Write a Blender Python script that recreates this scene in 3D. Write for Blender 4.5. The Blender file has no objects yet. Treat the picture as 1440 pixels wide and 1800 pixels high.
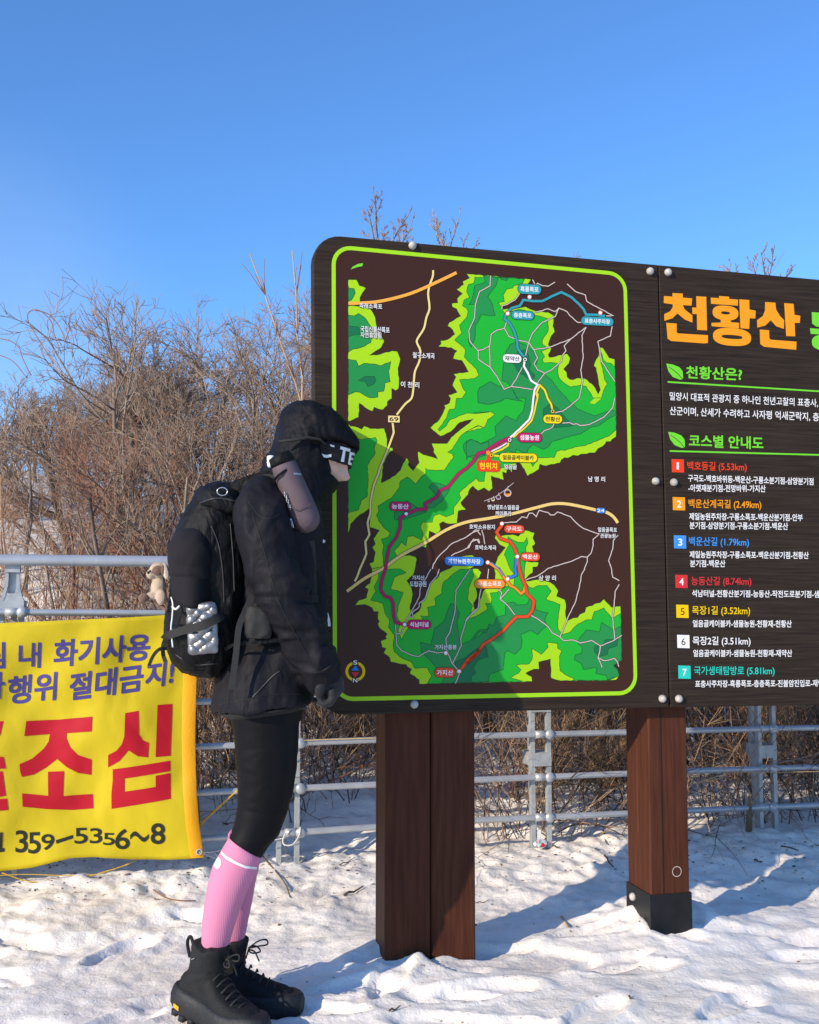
import bpy, bmesh, math, random
import numpy as np
from mathutils import Vector, Matrix, noise as mnoise
from mathutils.geometry import tessellate_polygon
random.seed(7); np.random.seed(7)
SC = bpy.context.scene
COL = SC.collection
R = math.radians

# ------------------------------------------------------------------ camera, sky, sun, exposure
F = 1900.0; CAMH = 1.10; PITCH = R(4.6)
cd = bpy.data.cameras.new('camera'); cam = bpy.data.objects.new('camera', cd); COL.objects.link(cam)
cam.location = (0, 0, CAMH); cam.rotation_euler = (R(90) + PITCH, 0, 0)
cd.sensor_fit = 'VERTICAL'; cd.sensor_height = 36; cd.lens = 36 * F / 1800; cd.clip_end = 3000; cd.clip_start = .05
SC.camera = cam
SUN_EL, SUN_B = 23.0, 44.0            # elevation; plan angle the light travels, from +X towards +Y
ldir = Vector((math.cos(R(SUN_EL)) * math.cos(R(SUN_B)), math.cos(R(SUN_EL)) * math.sin(R(SUN_B)), -math.sin(R(SUN_EL))))
sl = bpy.data.lights.new('sun', 'SUN'); so = bpy.data.objects.new('sun', sl); COL.objects.link(so)
sl.energy = 2.6; sl.angle = R(.5); sl.color = (1, .86, .67)
so.rotation_euler = ldir.to_track_quat('-Z', 'Y').to_euler(); so.location = (-6, -8, 6)
W = bpy.data.worlds.new('World'); SC.world = W; W.use_nodes = True
wn = W.node_tree; wn.nodes.clear()
sky = wn.nodes.new('ShaderNodeTexSky'); sky.sky_type = 'NISHITA'; sky.sun_disc = False
sky.sun_elevation = R(SUN_EL); sky.sun_rotation = math.atan2(-ldir.x, -ldir.y)
sky.altitude = 900; sky.air_density = 1.2; sky.dust_density = .7; sky.ozone_density = 9.5
bg = wn.nodes.new('ShaderNodeBackground'); bg.inputs[1].default_value = .129
wo = wn.nodes.new('ShaderNodeOutputWorld')
# a thin cloud low on the left
tcw = wn.nodes.new('ShaderNodeTexCoord'); nw = wn.nodes.new('ShaderNodeTexNoise'); nw.inputs['Scale'].default_value = 5; nw.inputs['Detail'].default_value = 6
vd = wn.nodes.new('ShaderNodeVectorMath'); vd.operation = 'DISTANCE'; vd.inputs[1].default_value = Vector((-770, 1900, 500)).normalized()
mr = wn.nodes.new('ShaderNodeMapRange'); mr.interpolation_type = 'SMOOTHSTEP'; mr.inputs[1].default_value = .02; mr.inputs[2].default_value = .19; mr.inputs[3].default_value = .30; mr.inputs[4].default_value = 0
mm = wn.nodes.new('ShaderNodeMath'); mm.operation = 'MULTIPLY'; mw = wn.nodes.new('ShaderNodeMix'); mw.data_type = 'RGBA'; mw.inputs[7].default_value = (3.2, 3.7, 4.4, 1)
wn.links.new(tcw.outputs['Generated'], nw.inputs[0]); wn.links.new(tcw.outputs['Generated'], vd.inputs[0]); wn.links.new(vd.outputs['Value'], mr.inputs[0]); wn.links.new(mr.outputs[0], mm.inputs[0]); wn.links.new(nw.outputs[0], mm.inputs[1])
wn.links.new(mm.outputs[0], mw.inputs[0]); wn.links.new(sky.outputs[0], mw.inputs[6]); wn.links.new(mw.outputs[2], bg.inputs[0]); wn.links.new(bg.outputs[0], wo.inputs[0])
SC.view_settings.view_transform = 'Standard'; SC.view_settings.look = 'None'
SC.view_settings.exposure = 0.95; SC.view_settings.gamma = 1
SC.cycles.max_bounces = 6; SC.cycles.transparent_max_bounces = 8

# ------------------------------------------------------------------ pixel rays and planes
CO = Vector((0, 0, CAMH))
FW = Vector((0, math.cos(PITCH), math.sin(PITCH))); UPV = Vector((0, -math.sin(PITCH), math.cos(PITCH))); RT = Vector((1, 0, 0))
def ray(x, y): return (FW * F + RT * (x - 720) + UPV * (900 - y)).normalized()
def hit(x, y, p, n):
    d = ray(x, y); return CO + d * ((p - CO).dot(n) / d.dot(n))
class Plane:
    def __init__(s, p, n, u=None):
        s.p, s.n = p.copy(), n.normalized()
        s.u = (u - s.n * u.dot(s.n)).normalized() if u else Vector((0, 0, 1)).cross(s.n).normalized()
        s.v = s.n.cross(s.u)
    def at(s, x, y, off=0): return hit(x, y, s.p + s.n * off, s.n)
    def uv(s, x, y):
        q = hit(x, y, s.p, s.n) - s.p; return (q.dot(s.u), q.dot(s.v))
    def w(s, u, v, off=0): return s.p + s.u * u + s.v * v + s.n * off

# ------------------------------------------------------------------ object helpers
def link(o, parent=None):
    COL.objects.link(o)
    if parent is not None:
        o.parent = parent
        o.matrix_parent_inverse = Matrix.Translation(-parent.matrix_world.translation) if False else Matrix()
        o.location = -Vector(wloc(parent))
    return o
def wloc(o):
    l = Vector(o.location)
    return l + (wloc(o.parent) if o.parent else Vector())
def tag(o, label=None, cat=None, group=None, kind=None):
    if label: o['label'] = label
    if cat: o['category'] = cat
    if group: o['group'] = group
    if kind: o['kind'] = kind
    return o
def thing(name, loc, label, cat, group=None):
    o = bpy.data.objects.new(name, None); COL.objects.link(o); o.location = loc; o.empty_display_size = .1
    return tag(o, label, cat, group)
def mesh_obj(name, me, mats, parent=None, smooth=False):
    for m in (mats if isinstance(mats, (list, tuple)) else [mats]): me.materials.append(m)
    if smooth:
        me.polygons.foreach_set('use_smooth', [True] * len(me.polygons))
    o = bpy.data.objects.new(name, me)
    return link(o, parent)
def build(name, verts, faces, mats, parent=None, smooth=False, mi=None):
    me = bpy.data.meshes.new(name); me.from_pydata([tuple(v) for v in verts], [], [tuple(f) for f in faces])
    if mi is not None: me.polygons.foreach_set('material_index', mi)
    me.update()
    return mesh_obj(name, me, mats, parent, smooth)
class MB:
    """collects verts / faces with a material index"""
    def __init__(s): s.v, s.f, s.m = [], [], []
    def add(s, vs, fs, m=0):
        b = len(s.v); s.v += [tuple(v) for v in vs]; s.f += [tuple(i + b for i in f) for f in fs]; s.m += [m] * len(fs); return s
    def box(s, c, ax, ay, az, m=0):
        c = Vector(c); vs = [c + ax * i + ay * j + az * k for k in (-1, 1) for j in (-1, 1) for i in (-1, 1)]
        return s.add(vs, [(0, 2, 3, 1), (4, 5, 7, 6), (0, 1, 5, 4), (2, 6, 7, 3), (0, 4, 6, 2), (1, 3, 7, 5)], m)
    def tube(s, pts, rad, sides=8, m=0, cap=True):
        pts = [Vector(p) for p in pts]; n = len(pts)
        rad = rad if isinstance(rad, (list, tuple)) else [rad] * n
        vs, fs = [], []; nrm = None
        for i, p in enumerate(pts):
            t = (pts[min(i + 1, n - 1)] - pts[max(i - 1, 0)]).normalized()
            if nrm is None: nrm = t.orthogonal().normalized()
            nrm = (nrm - t * nrm.dot(t)).normalized(); b = t.cross(nrm)
            for k in range(sides):
                a = 2 * math.pi * k / sides; vs.append(p + (nrm * math.cos(a) + b * math.sin(a)) * rad[i])
        for i in range(n - 1):
            for k in range(sides):
                k2 = (k + 1) % sides; fs.append((i * sides + k, i * sides + k2, (i + 1) * sides + k2, (i + 1) * sides + k))
        if cap: fs.append(tuple(range(sides))[::-1]); fs.append(tuple((n - 1) * sides + k for k in range(sides)))
        return s.add(vs, fs, m)
    def ball(s, c, r, m=0, ax=None, nu=12, nv=8):
        c = Vector(c); X, Y, Z = ax or (Vector((r, 0, 0)), Vector((0, r, 0)), Vector((0, 0, r)))
        vs, fs = [], []
        for j in range(nv + 1):
            t = math.pi * j / nv
            for i in range(nu):
                a = 2 * math.pi * i / nu
                vs.append(c + X * math.sin(t) * math.cos(a) + Y * math.sin(t) * math.sin(a) + Z * math.cos(t))
        for j in range(nv):
            for i in range(nu):
                i2 = (i + 1) % nu; fs.append((j * nu + i, (j + 1) * nu + i, (j + 1) * nu + i2, j * nu + i2))
        return s.add(vs, fs, m)
    def loft(s, rings, m=0, cap=True):
        n = len(rings[0]); vs = [p for r in rings for p in r]; fs = []
        for i in range(len(rings) - 1):
            for k in range(n):
                k2 = (k + 1) % n; fs.append((i * n + k, i * n + k2, (i + 1) * n + k2, (i + 1) * n + k))
        if cap:
            for base, rg in ((0, rings[0]), ((len(rings) - 1) * n, rings[-1])):
                c = sum((Vector(p) for p in rg), Vector()) / n; ci = len(vs); vs.append(c)
                for k in range(n):
                    k2 = (k + 1) % n; fs.append((base + k2, base + k, ci) if base == 0 else (base + k, base + k2, ci))
        return s.add(vs, fs, m)
    def ribbon(s, pts, wv, th, m=0):
        """flat strap through pts; wv = width vector(s) (half), th = thickness vector(s) (half)"""
        n = len(pts); wv = wv if isinstance(wv, list) else [wv] * n; th = th if isinstance(th, list) else [th] * n
        return s.loft([[p + w_ + t_, p - w_ + t_, p - w_ - t_, p + w_ - t_] for p, w_, t_ in zip(pts, wv, th)], m)
    def obj(s, name, mats, parent=None, smooth=False):
        return build(name, s.v, s.f, mats, parent, smooth, s.m)
def spline(P, n=8):
    """Catmull-Rom through a list of tuples / Vectors"""
    P = [Vector(p) for p in P]; out = []
    for i in range(len(P) - 1):
        p0, p1, p2, p3 = P[max(i - 1, 0)], P[i], P[i + 1], P[min(i + 2, len(P) - 1)]
        for k in range(n):
            t = k / n; out.append(.5 * ((2 * p1) + (p2 - p0) * t + (2 * p0 - 5 * p1 + 4 * p2 - p3) * t * t + (3 * p1 - p0 - 3 * p2 + p3) * t ** 3))
    out.append(P[-1]); return out
def evaluated(o, name):
    dg = bpy.context.evaluated_depsgraph_get(); me = bpy.data.meshes.new_from_object(o.evaluated_get(dg)); me.name = name
    bpy.data.objects.remove(o); return me
def remeshed(mb, voxel, name, smooth_iter=4, sub=0):
    me = bpy.data.meshes.new(name); me.from_pydata(mb.v, [], mb.f); me.update()
    o = bpy.data.objects.new(name, me); COL.objects.link(o)
    md = o.modifiers.new('r', 'REMESH'); md.mode = 'VOXEL'; md.voxel_size = voxel
    if smooth_iter:
        sm = o.modifiers.new('s', 'SMOOTH'); sm.factor = .5; sm.iterations = smooth_iter
    return evaluated(o, name)
def displace(me, fn):
    n = len(me.vertices); co = np.empty(n * 3); me.vertices.foreach_get('co', co)
    no = np.empty(n * 3); me.vertex_normals.foreach_get('vector', no)
    co = co.reshape(-1, 3); no = no.reshape(-1, 3)
    d = np.array([fn(Vector(c), Vector(k)) for c, k in zip(co, no)])
    me.vertices.foreach_set('co', (co + no * d[:, None]).ravel()); me.update()

# ------------------------------------------------------------------ materials
def nodes(name):
    m = bpy.data.materials.new(name); m.use_nodes = True; nt = m.node_tree
    return m, nt, nt.nodes['Principled BSDF']
def mat(name, col, rough=.6, var=0., vscale=20., bump=0., bscale=80., metal=0., stretch=(1, 1, 1), spec=.5, col2=None, sheen=0., detail=4.):
    m, nt, p = nodes(name)
    p.inputs['Base Color'].default_value = (*col, 1); p.inputs['Roughness'].default_value = rough
    p.inputs['Metallic'].default_value = metal; p.inputs['Specular IOR Level'].default_value = spec
    if sheen: p.inputs['Sheen Weight'].default_value = sheen
    if var or bump or col2:
        tc = nt.nodes.new('ShaderNodeTexCoord'); mp = nt.nodes.new('ShaderNodeMapping'); mp.inputs['Scale'].default_value = stretch
        nt.links.new(tc.outputs['Object'], mp.inputs[0])
    if var or col2:
        nz = nt.nodes.new('ShaderNodeTexNoise'); nz.inputs['Scale'].default_value = vscale; nz.inputs['Detail'].default_value = detail
        nt.links.new(mp.outputs[0], nz.inputs[0])
        cr = nt.nodes.new('ShaderNodeValToRGB'); c2 = col2 or tuple(min(1, c * (1 + var)) for c in col)
        c1 = col if col2 else tuple(c * (1 - var) for c in col)
        cr.color_ramp.elements[0].position = .32; cr.color_ramp.elements[1].position = .68
        cr.color_ramp.elements[0].color = (*c1, 1); cr.color_ramp.elements[1].color = (*c2, 1)
        nt.links.new(nz.outputs[0], cr.inputs[0]); nt.links.new(cr.outputs[0], p.inputs['Base Color'])
    if bump:
        nb = nt.nodes.new('ShaderNodeTexNoise'); nb.inputs['Scale'].default_value = bscale; nb.inputs['Detail'].default_value = 5
        nt.links.new(mp.outputs[0], nb.inputs[0])
        bm = nt.nodes.new('ShaderNodeBump'); bm.inputs['Strength'].default_value = bump; bm.inputs['Distance'].default_value = .01
        nt.links.new(nb.outputs[0], bm.inputs['Height']); nt.links.new(bm.outputs[0], p.inputs['Normal'])
    return m

# ------------------------------------------------------------------ the sign's planes
vph = (RT * (8457 - 720) + UPV * (900 - 1128) + FW * F).normalized()        # along the board, to the right
vpv = (RT * (600 - 720) + UPV * (900 + 22500) + FW * F).normalized()
BN = vph.cross(vpv).normalized()
if BN.y > 0: BN = -BN
POSTP = CO + ray(677, 1683) * ((.03 - CAMH) / ray(677, 1683).z)             # front corner of the left post on the snow
PT = Plane(POSTP, BN, vph)                                                   # front of the posts
BD = Plane(POSTP + BN * .05, BN, vph)                                        # front of the boards
AL = Vector((BD.u.x, BD.u.y, 0)).normalized()                                # along the board, level
TOC = Vector((AL.y, -AL.x, 0))                                               # level, towards the camera
UZ = Vector((0, 0, 1))
FENCE = Plane(Vector((-.839, 4.25, 0)), TOC, AL)

# ------------------------------------------------------------------ terrain
def vnoise(x, y, seed=0):
    xi = np.floor(x).astype(np.int64); yi = np.floor(y).astype(np.int64); xf = x - xi; yf = y - yi
    def h(a, b):
        n = (a * 374761393 + b * 668265263 + seed * 974634777) & 0x7fffffff
        n = ((n ^ (n >> 13)) * 1274126177) & 0x7fffffff
        return ((n ^ (n >> 16)) & 0xffff) / 65535.
    u = xf * xf * xf * (xf * (xf * 6 - 15) + 10); v = yf * yf * yf * (yf * (yf * 6 - 15) + 10)
    return (h(xi, yi) * (1 - u) + h(xi + 1, yi) * u) * (1 - v) + (h(xi, yi + 1) * (1 - u) + h(xi + 1, yi + 1) * u) * v - .5
def fbm(x, y, f, o, seed=0, g=.5):
    s = 0; a = 1.
    for i in range(o): s = s + a * vnoise(x * f + 17.3 * i, y * f - 9.1 * i, seed + i); f *= 2.03; a *= g
    return s
def sst(a, b, x):
    t = np.clip((x - a) / (b - a), 0, 1); return t * t * (3 - 2 * t)
FP = FENCE.p; FN2 = -TOC
_r = random.Random(12); PRINTS = []
for k in range(46):
    fx, fy = _r.uniform(-1.5, 1.6), _r.uniform(2.35, 3.9)
    PRINTS.append((fx, fy, _r.choice((0, math.pi)) + _r.gauss(.25, .35)))
def terrain(x, y):
    x = np.asarray(x, float); y = np.asarray(y, float)
    u = (x - FP.x) * FN2.x + (y - FP.y) * FN2.y; s = (x - FP.x) * AL.x + (y - FP.y) * AL.y
    z = .028 * fbm(x, y, .9, 3, 3)
    rough = .25 + .75 * sst(-1.3, -.2, u)                                   # packed path in front, lumpy bank near the fence
    ln = fbm(x, y, 7, 4, 11, .55); z = z + .020 * rough * ln + .0075 * (.4 + rough) * fbm(x, y, 19, 4, 31, .55)
    foot = fbm(x * .8 + .6 * y, y, 4.2, 2, 51); z = z - .022 * sst(.08, .35, foot) * (1 - .5 * sst(-1, -.2, u))
    lump = np.maximum(0, vnoise(x * 14, y * 14, 77) - .06) + .6 * np.maximum(0, vnoise(x * 31, y * 31, 78) - .12); z = z + .030 * lump * sst(-.9, -.15, u) * (1 - .5 * sst(.5, 2, u))
    z = z + .075 * sst(-.75, .1, u)
    left = 1 - sst(-.5, 5.5, s + .2 * u)
    z = z + np.clip(u - .25, 0, 6.5) * (.06 + .30 * left) + .25 * sst(1, 5, u) * fbm(x, y, .8, 3, 91)
    z = z - .004 * np.clip(u - 6.7, 0, 400)
    for fx, fy, fa in PRINTS:                                               # old boot prints
        ca, sa = math.cos(fa), math.sin(fa); a = (x - fx) * ca + (y - fy) * sa; b = -(x - fx) * sa + (y - fy) * ca
        e = (a / .145) ** 2 + (b / (.05 + .015 * np.clip(a / .145, -1, 1))) ** 2; z = z - .017 * (1 - sst(.55, 1.15, e)) + .006 * np.exp(-((e - 1.5) / .45) ** 2)
    d2 = (x - (-.02)) ** 2 + (y - 3.42) ** 2; z = z + .035 * np.exp(-d2 / .05)          # snow pushed against the posts
    d2 = (x - .80) ** 2 + (y - 3.72) ** 2; z = z + (.080 + .035 * fbm(x, y, 15, 3, 5)) * np.exp(-d2 / .06)
    return z
def tz(x, y): return float(terrain(np.array([x]), np.array([y]))[0])
def G(px, py, lift=0.):
    """the point of the ground a pixel shows"""
    d = ray(px, py); t0, t1 = 1.2, 30.
    for n in (260, 60, 30):
        t = np.linspace(t0, t1, n); below = (CAMH + d.z * t) < terrain(d.x * t, d.y * t); i = int(np.argmax(below)) if below.any() else n - 1
        t0, t1 = t[max(i - 1, 0)], t[i]
    p = CO + d * float(t1); return Vector((p.x, p.y, tz(p.x, p.y) + lift))

def axis_coords(lo, hi, step, far):
    c = list(np.arange(lo, hi, step)); s = step; a = c[-1]
    out = c[:]
    while a < far: s *= 1.18; a += s; out.append(a)
    s = step; a = c[0]; pre = []
    while a > -far: s *= 1.18; a -= s; pre.append(a)
    return np.array(pre[::-1] + out)
gx = axis_coords(-2.2, 2.6, .0125, 900); gy = axis_coords(2.2, 5.6, .0125, 900)
GX, GY = np.meshgrid(gx, gy); GZ = terrain(GX, GY); nx, ny = len(gx), len(gy)
idx = np.arange(nx * ny).reshape(ny, nx)
quads = np.stack([idx[:-1, :-1], idx[:-1, 1:], idx[1:, 1:], idx[1:, :-1]], -1).reshape(-1, 4)
def np_mesh(name, V, Q):
    me = bpy.data.meshes.new(name); me.vertices.add(len(V)); me.vertices.foreach_set('co', V.astype(np.float32).ravel())
    k = Q.shape[1]; me.loops.add(Q.size); me.loops.foreach_set('vertex_index', Q.astype(np.int32).ravel())
    me.polygons.add(len(Q)); me.polygons.foreach_set('loop_start', np.arange(0, Q.size, k, dtype=np.int32))
    me.update(calc_edges=True); return me
def snow_material():
    m, nt, p = nodes('snow'); p.inputs['Roughness'].default_value = .55; p.inputs['Specular IOR Level'].default_value = .35
    p.inputs['Subsurface Weight'].default_value = 0
    tc = nt.nodes.new('ShaderNodeTexCoord'); L = nt.links.new
    def nz(scale, det, rough=.6, st=None):
        n = nt.nodes.new('ShaderNodeTexNoise'); n.inputs['Scale'].default_value = scale; n.inputs['Detail'].default_value = det; n.inputs['Roughness'].default_value = rough
        if st:
            mp = nt.nodes.new('ShaderNodeMapping'); mp.inputs['Scale'].default_value = st; L(tc.outputs['Object'], mp.inputs[0]); L(mp.outputs[0], n.inputs[0])
        else: L(tc.outputs['Object'], n.inputs[0])
        return n
    def ramp(n, a, b, ca, cb):
        r = nt.nodes.new('ShaderNodeValToRGB'); e = r.color_ramp.elements; e[0].position = a; e[1].position = b; e[0].color = ca; e[1].color = cb; L(n.outputs[0], r.inputs[0]); return r
    def mix(f, a, b):
        x = nt.nodes.new('ShaderNodeMix'); x.data_type = 'RGBA'; L(f, x.inputs[0]); 
        if isinstance(a, tuple): x.inputs[6].default_value = a
        else: L(a, x.inputs[6])
        x.inputs[7].default_value = b; return x.outputs[2]
    white = (.94, .88, .79, 1)
    big = ramp(nz(1.7, 7, .7), .42, .68, (0, 0, 0, 1), (.74, .74, .74, 1))
    c1 = mix(big.outputs[0], white, (.64, .56, .46, 1))                    # trodden dirt in the packed snow
    sp = ramp(nz(55, 3, .7), .68, .76, (0, 0, 0, 1), (.6, .6, .6, 1))
    c2 = mix(sp.outputs[0], c1, (.30, .23, .17, 1))
    st = ramp(nz(7, 5, .7, (1, 1.9, 1)), .56, .76, (0, 0, 0, 1), (.45, .45, .45, 1))
    c3 = mix(st.outputs[0], c2, (.46, .38, .31, 1))
    L(c3, p.inputs['Base Color'])
    b1 = nz(90, 6, .7); bp = nt.nodes.new('ShaderNodeBump'); bp.inputs['Strength'].default_value = .28; bp.inputs['Distance'].default_value = .008
    L(b1.outputs[0], bp.inputs['Height']); b2 = nz(22, 6, .65); bq = nt.nodes.new('ShaderNodeBump'); bq.inputs['Strength'].default_value = .38; bq.inputs['Distance'].default_value = .025
    L(b2.outputs[0], bq.inputs['Height']); L(bp.outputs[0], bq.inputs['Normal']); L(bq.outputs[0], p.inputs['Normal'])
    return m
M_snow = snow_material()
g = mesh_obj('snow_ground', np_mesh('snow_ground', np.stack([GX.ravel(), GY.ravel(), GZ.ravel()], 1), quads), M_snow, smooth=True)
g['kind'] = 'structure'

# ================================================================== the information sign
M_wood = mat('stained_wood', (.0185, .0108, .0058), .60, bump=.5, bscale=9, stretch=(1, 1, 26), col2=(.039, .0255, .0150), vscale=6, spec=.2)
M_film = mat('brown_print', (.047, .0155, .0070), .34, spec=.22)
M_post = mat('brown_post', (.056, .0165, .0075), .55, bump=.25, bscale=12, stretch=(14, 14, 1), col2=(.088, .0285, .0135), vscale=5, spec=.14)
M_shoe = mat('black_steel', (.0075, .0080, .0085), .45, var=.3, vscale=25, bump=.05, spec=.3)
M_bolt = mat('weathered_bolt', (.42, .40, .35), .55, var=.25, vscale=60, bump=.1, bscale=200)
def flat(name, c, rough=.42): return mat(name, c, rough, spec=.2)
PR = {}
def pr(key, c):
    PR[key] = flat('print_' + key, c); return PR[key]
pr('lime', (.36, .62, .008)); pr('green', (.014, .40, .028)); pr('mid', (.018, .25, .055)); pr('dark', (.010, .15, .055))
pr('line', (.012, .085, .018)); pr('path', (.62, .50, .43)); pr('pathedge', (.035, .02, .012)); pr('yroad', (.80, .62, .22)); pr('oroad', (.82, .38, .05))
pr('highway', (.78, .54, .16)); pr('magenta', (.45, .01, .10)); pr('teal', (.03, .30, .34)); pr('white', (.80, .78, .74)); pr('yellow', (.80, .62, .01))
pr('red', (.70, .07, .015)); pr('orange', (.80, .25, .02)); pr('blue', (.03, .19, .55)); pr('ink', (.02, .012, .012)); pr('neon', (.33, .64, .012))
pr('leaf', (.16, .62, .03)); pr('title', (.86, .31, .01)); pr('signred', (.62, .03, .03)); pr('turq', (.02, .55, .42)); pr('vivid', (.78, .05, .01)); pr('purple', (.25, .05, .35)); pr('badgeyellow', (.80, .52, .0)); pr('skyblue', (.05, .27, .68))
PK = list(PR)
TILE = {1: (560, 400, 4.8), 2: (820, 400, 4.8), 3: (560, 700, 4.8), 4: (820, 700, 4.8), 5: (560, 1000, 4.8), 6: (820, 1000, 4.8), 7: (1100, 440, 4.2353), 8: (1100, 800, 3.6)}
def T(t, *xy):
    ox, oy, s = TILE[t]; return [(ox + xy[i] / s, oy + xy[i + 1] / s) for i in range(0, len(xy), 2)]
def disp_uv(t, x, y):
    ox, oy, s = TILE[t]; return (ox + x / s, oy + y / s)

class Print:
    """flat print lying on a board: every piece a thin sheet a hair above the one under it"""
    def __init__(s, plane, k=0): s.pl = plane; s.mb = MB(); s.k = k
    def poly(s, px, key, lvl):
        P2 = [Vector((a, b, 0)) for a, b in px]; tri = tessellate_polygon([P2]); s.k += 1
        off = lvl * .00012 + s.k * .000002
        vs = [s.pl.at(a, b, off) for a, b in px]; fs = []
        for t in tri:
            n = (vs[t[1]] - vs[t[0]]).cross(vs[t[2]] - vs[t[0]])
            fs.append(tuple(t) if n.dot(s.pl.n) > 0 else tuple(t)[::-1])
        s.mb.add(vs, fs, PK.index(key)); return s
    def line(s, px, w, key, lvl, closed=False, taper=False):
        P = [Vector((a, b)) for a, b in px]; n = len(P); s.k += 1; off = lvl * .00012 + s.k * .000002
        vs, fs = [], []
        for i in range(n):
            a = P[(i - 1) % n] if closed or i else P[i]; b = P[(i + 1) % n] if closed or i < n - 1 else P[i]
            d1 = (P[i] - a); d2 = (b - P[i])
            if d1.length < 1e-6: d1 = d2
            if d2.length < 1e-6: d2 = d1
            d1.normalize(); d2.normalize(); t = d1 + d2
            if t.length < .2: t = d1
            t.normalize(); m_ = Vector((-t.y, t.x)); c = max(.55, m_.dot(Vector((-d1.y, d1.x))))
            q = m_ * (w / 2 / c)
            vs += [s.pl.at(*(P[i] + q), off), s.pl.at(*(P[i] - q), off)]
        for i in range(n if closed else n - 1):
            j = (i + 1) % n; f = (2 * i, 2 * i + 1, 2 * j + 1, 2 * j)
            nn = (vs[f[1]] - vs[f[0]]).cross(vs[f[2]] - vs[f[0]]); fs.append(f if nn.dot(s.pl.n) > 0 else f[::-1])
        s.mb.add(vs, fs, PK.index(key)); return s
    def disc(s, x, y, r, key, lvl, n=14, ry=None):
        return s.poly([(x + r * math.cos(2 * math.pi * i / n), y + (ry or r) * math.sin(2 * math.pi * i / n)) for i in range(n)], key, lvl)
    def ring(s, x, y, ro, ri, key, lvl, n=28, sk=0., ryo=None, ryi=None):
        s.k += 1; off = lvl * .00012 + s.k * .000002; vs, fs = [], []
        for i in range(n):
            a = 2 * math.pi * i / n
            for rx, ry in ((ro, ryo or ro), (ri, ryi or ri)):
                ca, sa = math.cos(a), math.sin(a); e = .8 if ryo else 1
                dx = rx * math.copysign(abs(ca) ** e, ca); dy = ry * math.copysign(abs(sa) ** e, sa)
                vs.append(s.pl.at(x + dx, y + dy + sk * dx, off))
        for i in range(n):
            j = (i + 1) % n; f = (2 * i, 2 * j, 2 * j + 1, 2 * i + 1)
            nn = (vs[f[1]] - vs[f[0]]).cross(vs[f[2]] - vs[f[0]]); fs.append(f if nn.dot(s.pl.n) > 0 else f[::-1])
        s.mb.add(vs, fs, PK.index(key)); return s
    def text(s, body, bl, br, h, key, lvl, bold=.02, up=(0, -1), clip=None):
        verts, tris = glyphs(body, min(bold, .008)); bl = Vector(bl); br = Vector(br); u = Vector(up); e = max(0, bold - .008) * h * .62
        for dx, dy in (((-e, -e), (e, -e), (-e, e), (e, e)) if e > .03 else ((0, 0),)):          # heavier strokes
            s.k += 1; off = lvl * .00012 + s.k * .000002; vs = []
            for a, b in verts:
                q = bl + (br - bl) * a + u * (b * h); vs.append(s.pl.at(q.x + dx, q.y + dy, off))
            fs = []
            for f in tris:
                nn = (vs[f[1]] - vs[f[0]]).cross(vs[f[2]] - vs[f[0]])
                fs.append(tuple(f) if nn.dot(s.pl.n) > 0 else tuple(f)[::-1])
            s.mb.add(vs, fs, PK.index(key))
        return s
    def rrect(s, x0, y0, x1, y1, r, key, lvl, slope=0.):
        pts = []
        for cx, cy, a0 in ((x1 - r, y1 - r, 0), (x0 + r, y1 - r, 90), (x0 + r, y0 + r, 180), (x1 - r, y0 + r, 270)):
            for k in range(6):
                a = R(a0 + 18 * k); pts.append((cx + r * math.cos(a), cy + r * math.sin(a)))
        pts = [(a, b + slope * (a - (x0 + x1) / 2)) for a, b in pts]
        return s.poly(pts, key, lvl)
    def obj(s, name, parent):
        used = sorted(set(s.mb.m)); s.mb.m = [used.index(k) for k in s.mb.m]
        return s.mb.obj(name, [PR[PK[k]] for k in used], parent)
_gc = {}
def glyphs(body, bold):
    if (body, bold) in _gc: return _gc[(body, bold)]
    c = bpy.data.curves.new('lettering', 'FONT'); c.body = body; c.offset = bold; c.resolution_u = 4
    o = bpy.data.objects.new('lettering', c); COL.objects.link(o); me = evaluated(o, 'lettering'); bpy.data.curves.remove(c)
    co = [v.co for v in me.vertices]; x0 = min(v.x for v in co); x1 = max(v.x for v in co); y0 = min(v.y for v in co); y1 = max(v.y for v in co)
    vs = [((v.x - x0) / (x1 - x0), (v.y - y0) / (y1 - y0)) for v in co]; fs = [tuple(p.vertices) for p in me.polygons]
    bpy.data.meshes.remove(me); _gc[(body, bold)] = (vs, fs); return vs, fs
def wiggle(px, amp=.6, step=6., seed=0, closed=True):
    """breaks long straight runs into small bends"""
    out = []; rnd = random.Random(seed)
    for i in range(len(px) if closed else len(px) - 1):
        a = Vector(px[i]); b = Vector(px[(i + 1) % len(px)]); L = (b - a).length; n = max(1, int(L / step)); t = (b - a); nn = Vector((-t.y, t.x)).normalized() if L else Vector((0, 0))
        for k in range(n):
            q = a + t * (k / n) + (nn * rnd.uniform(-amp, amp) if k else Vector((0, 0))); out.append((q.x, q.y))
    if not closed: out.append(tuple(px[-1]))
    return out

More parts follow.
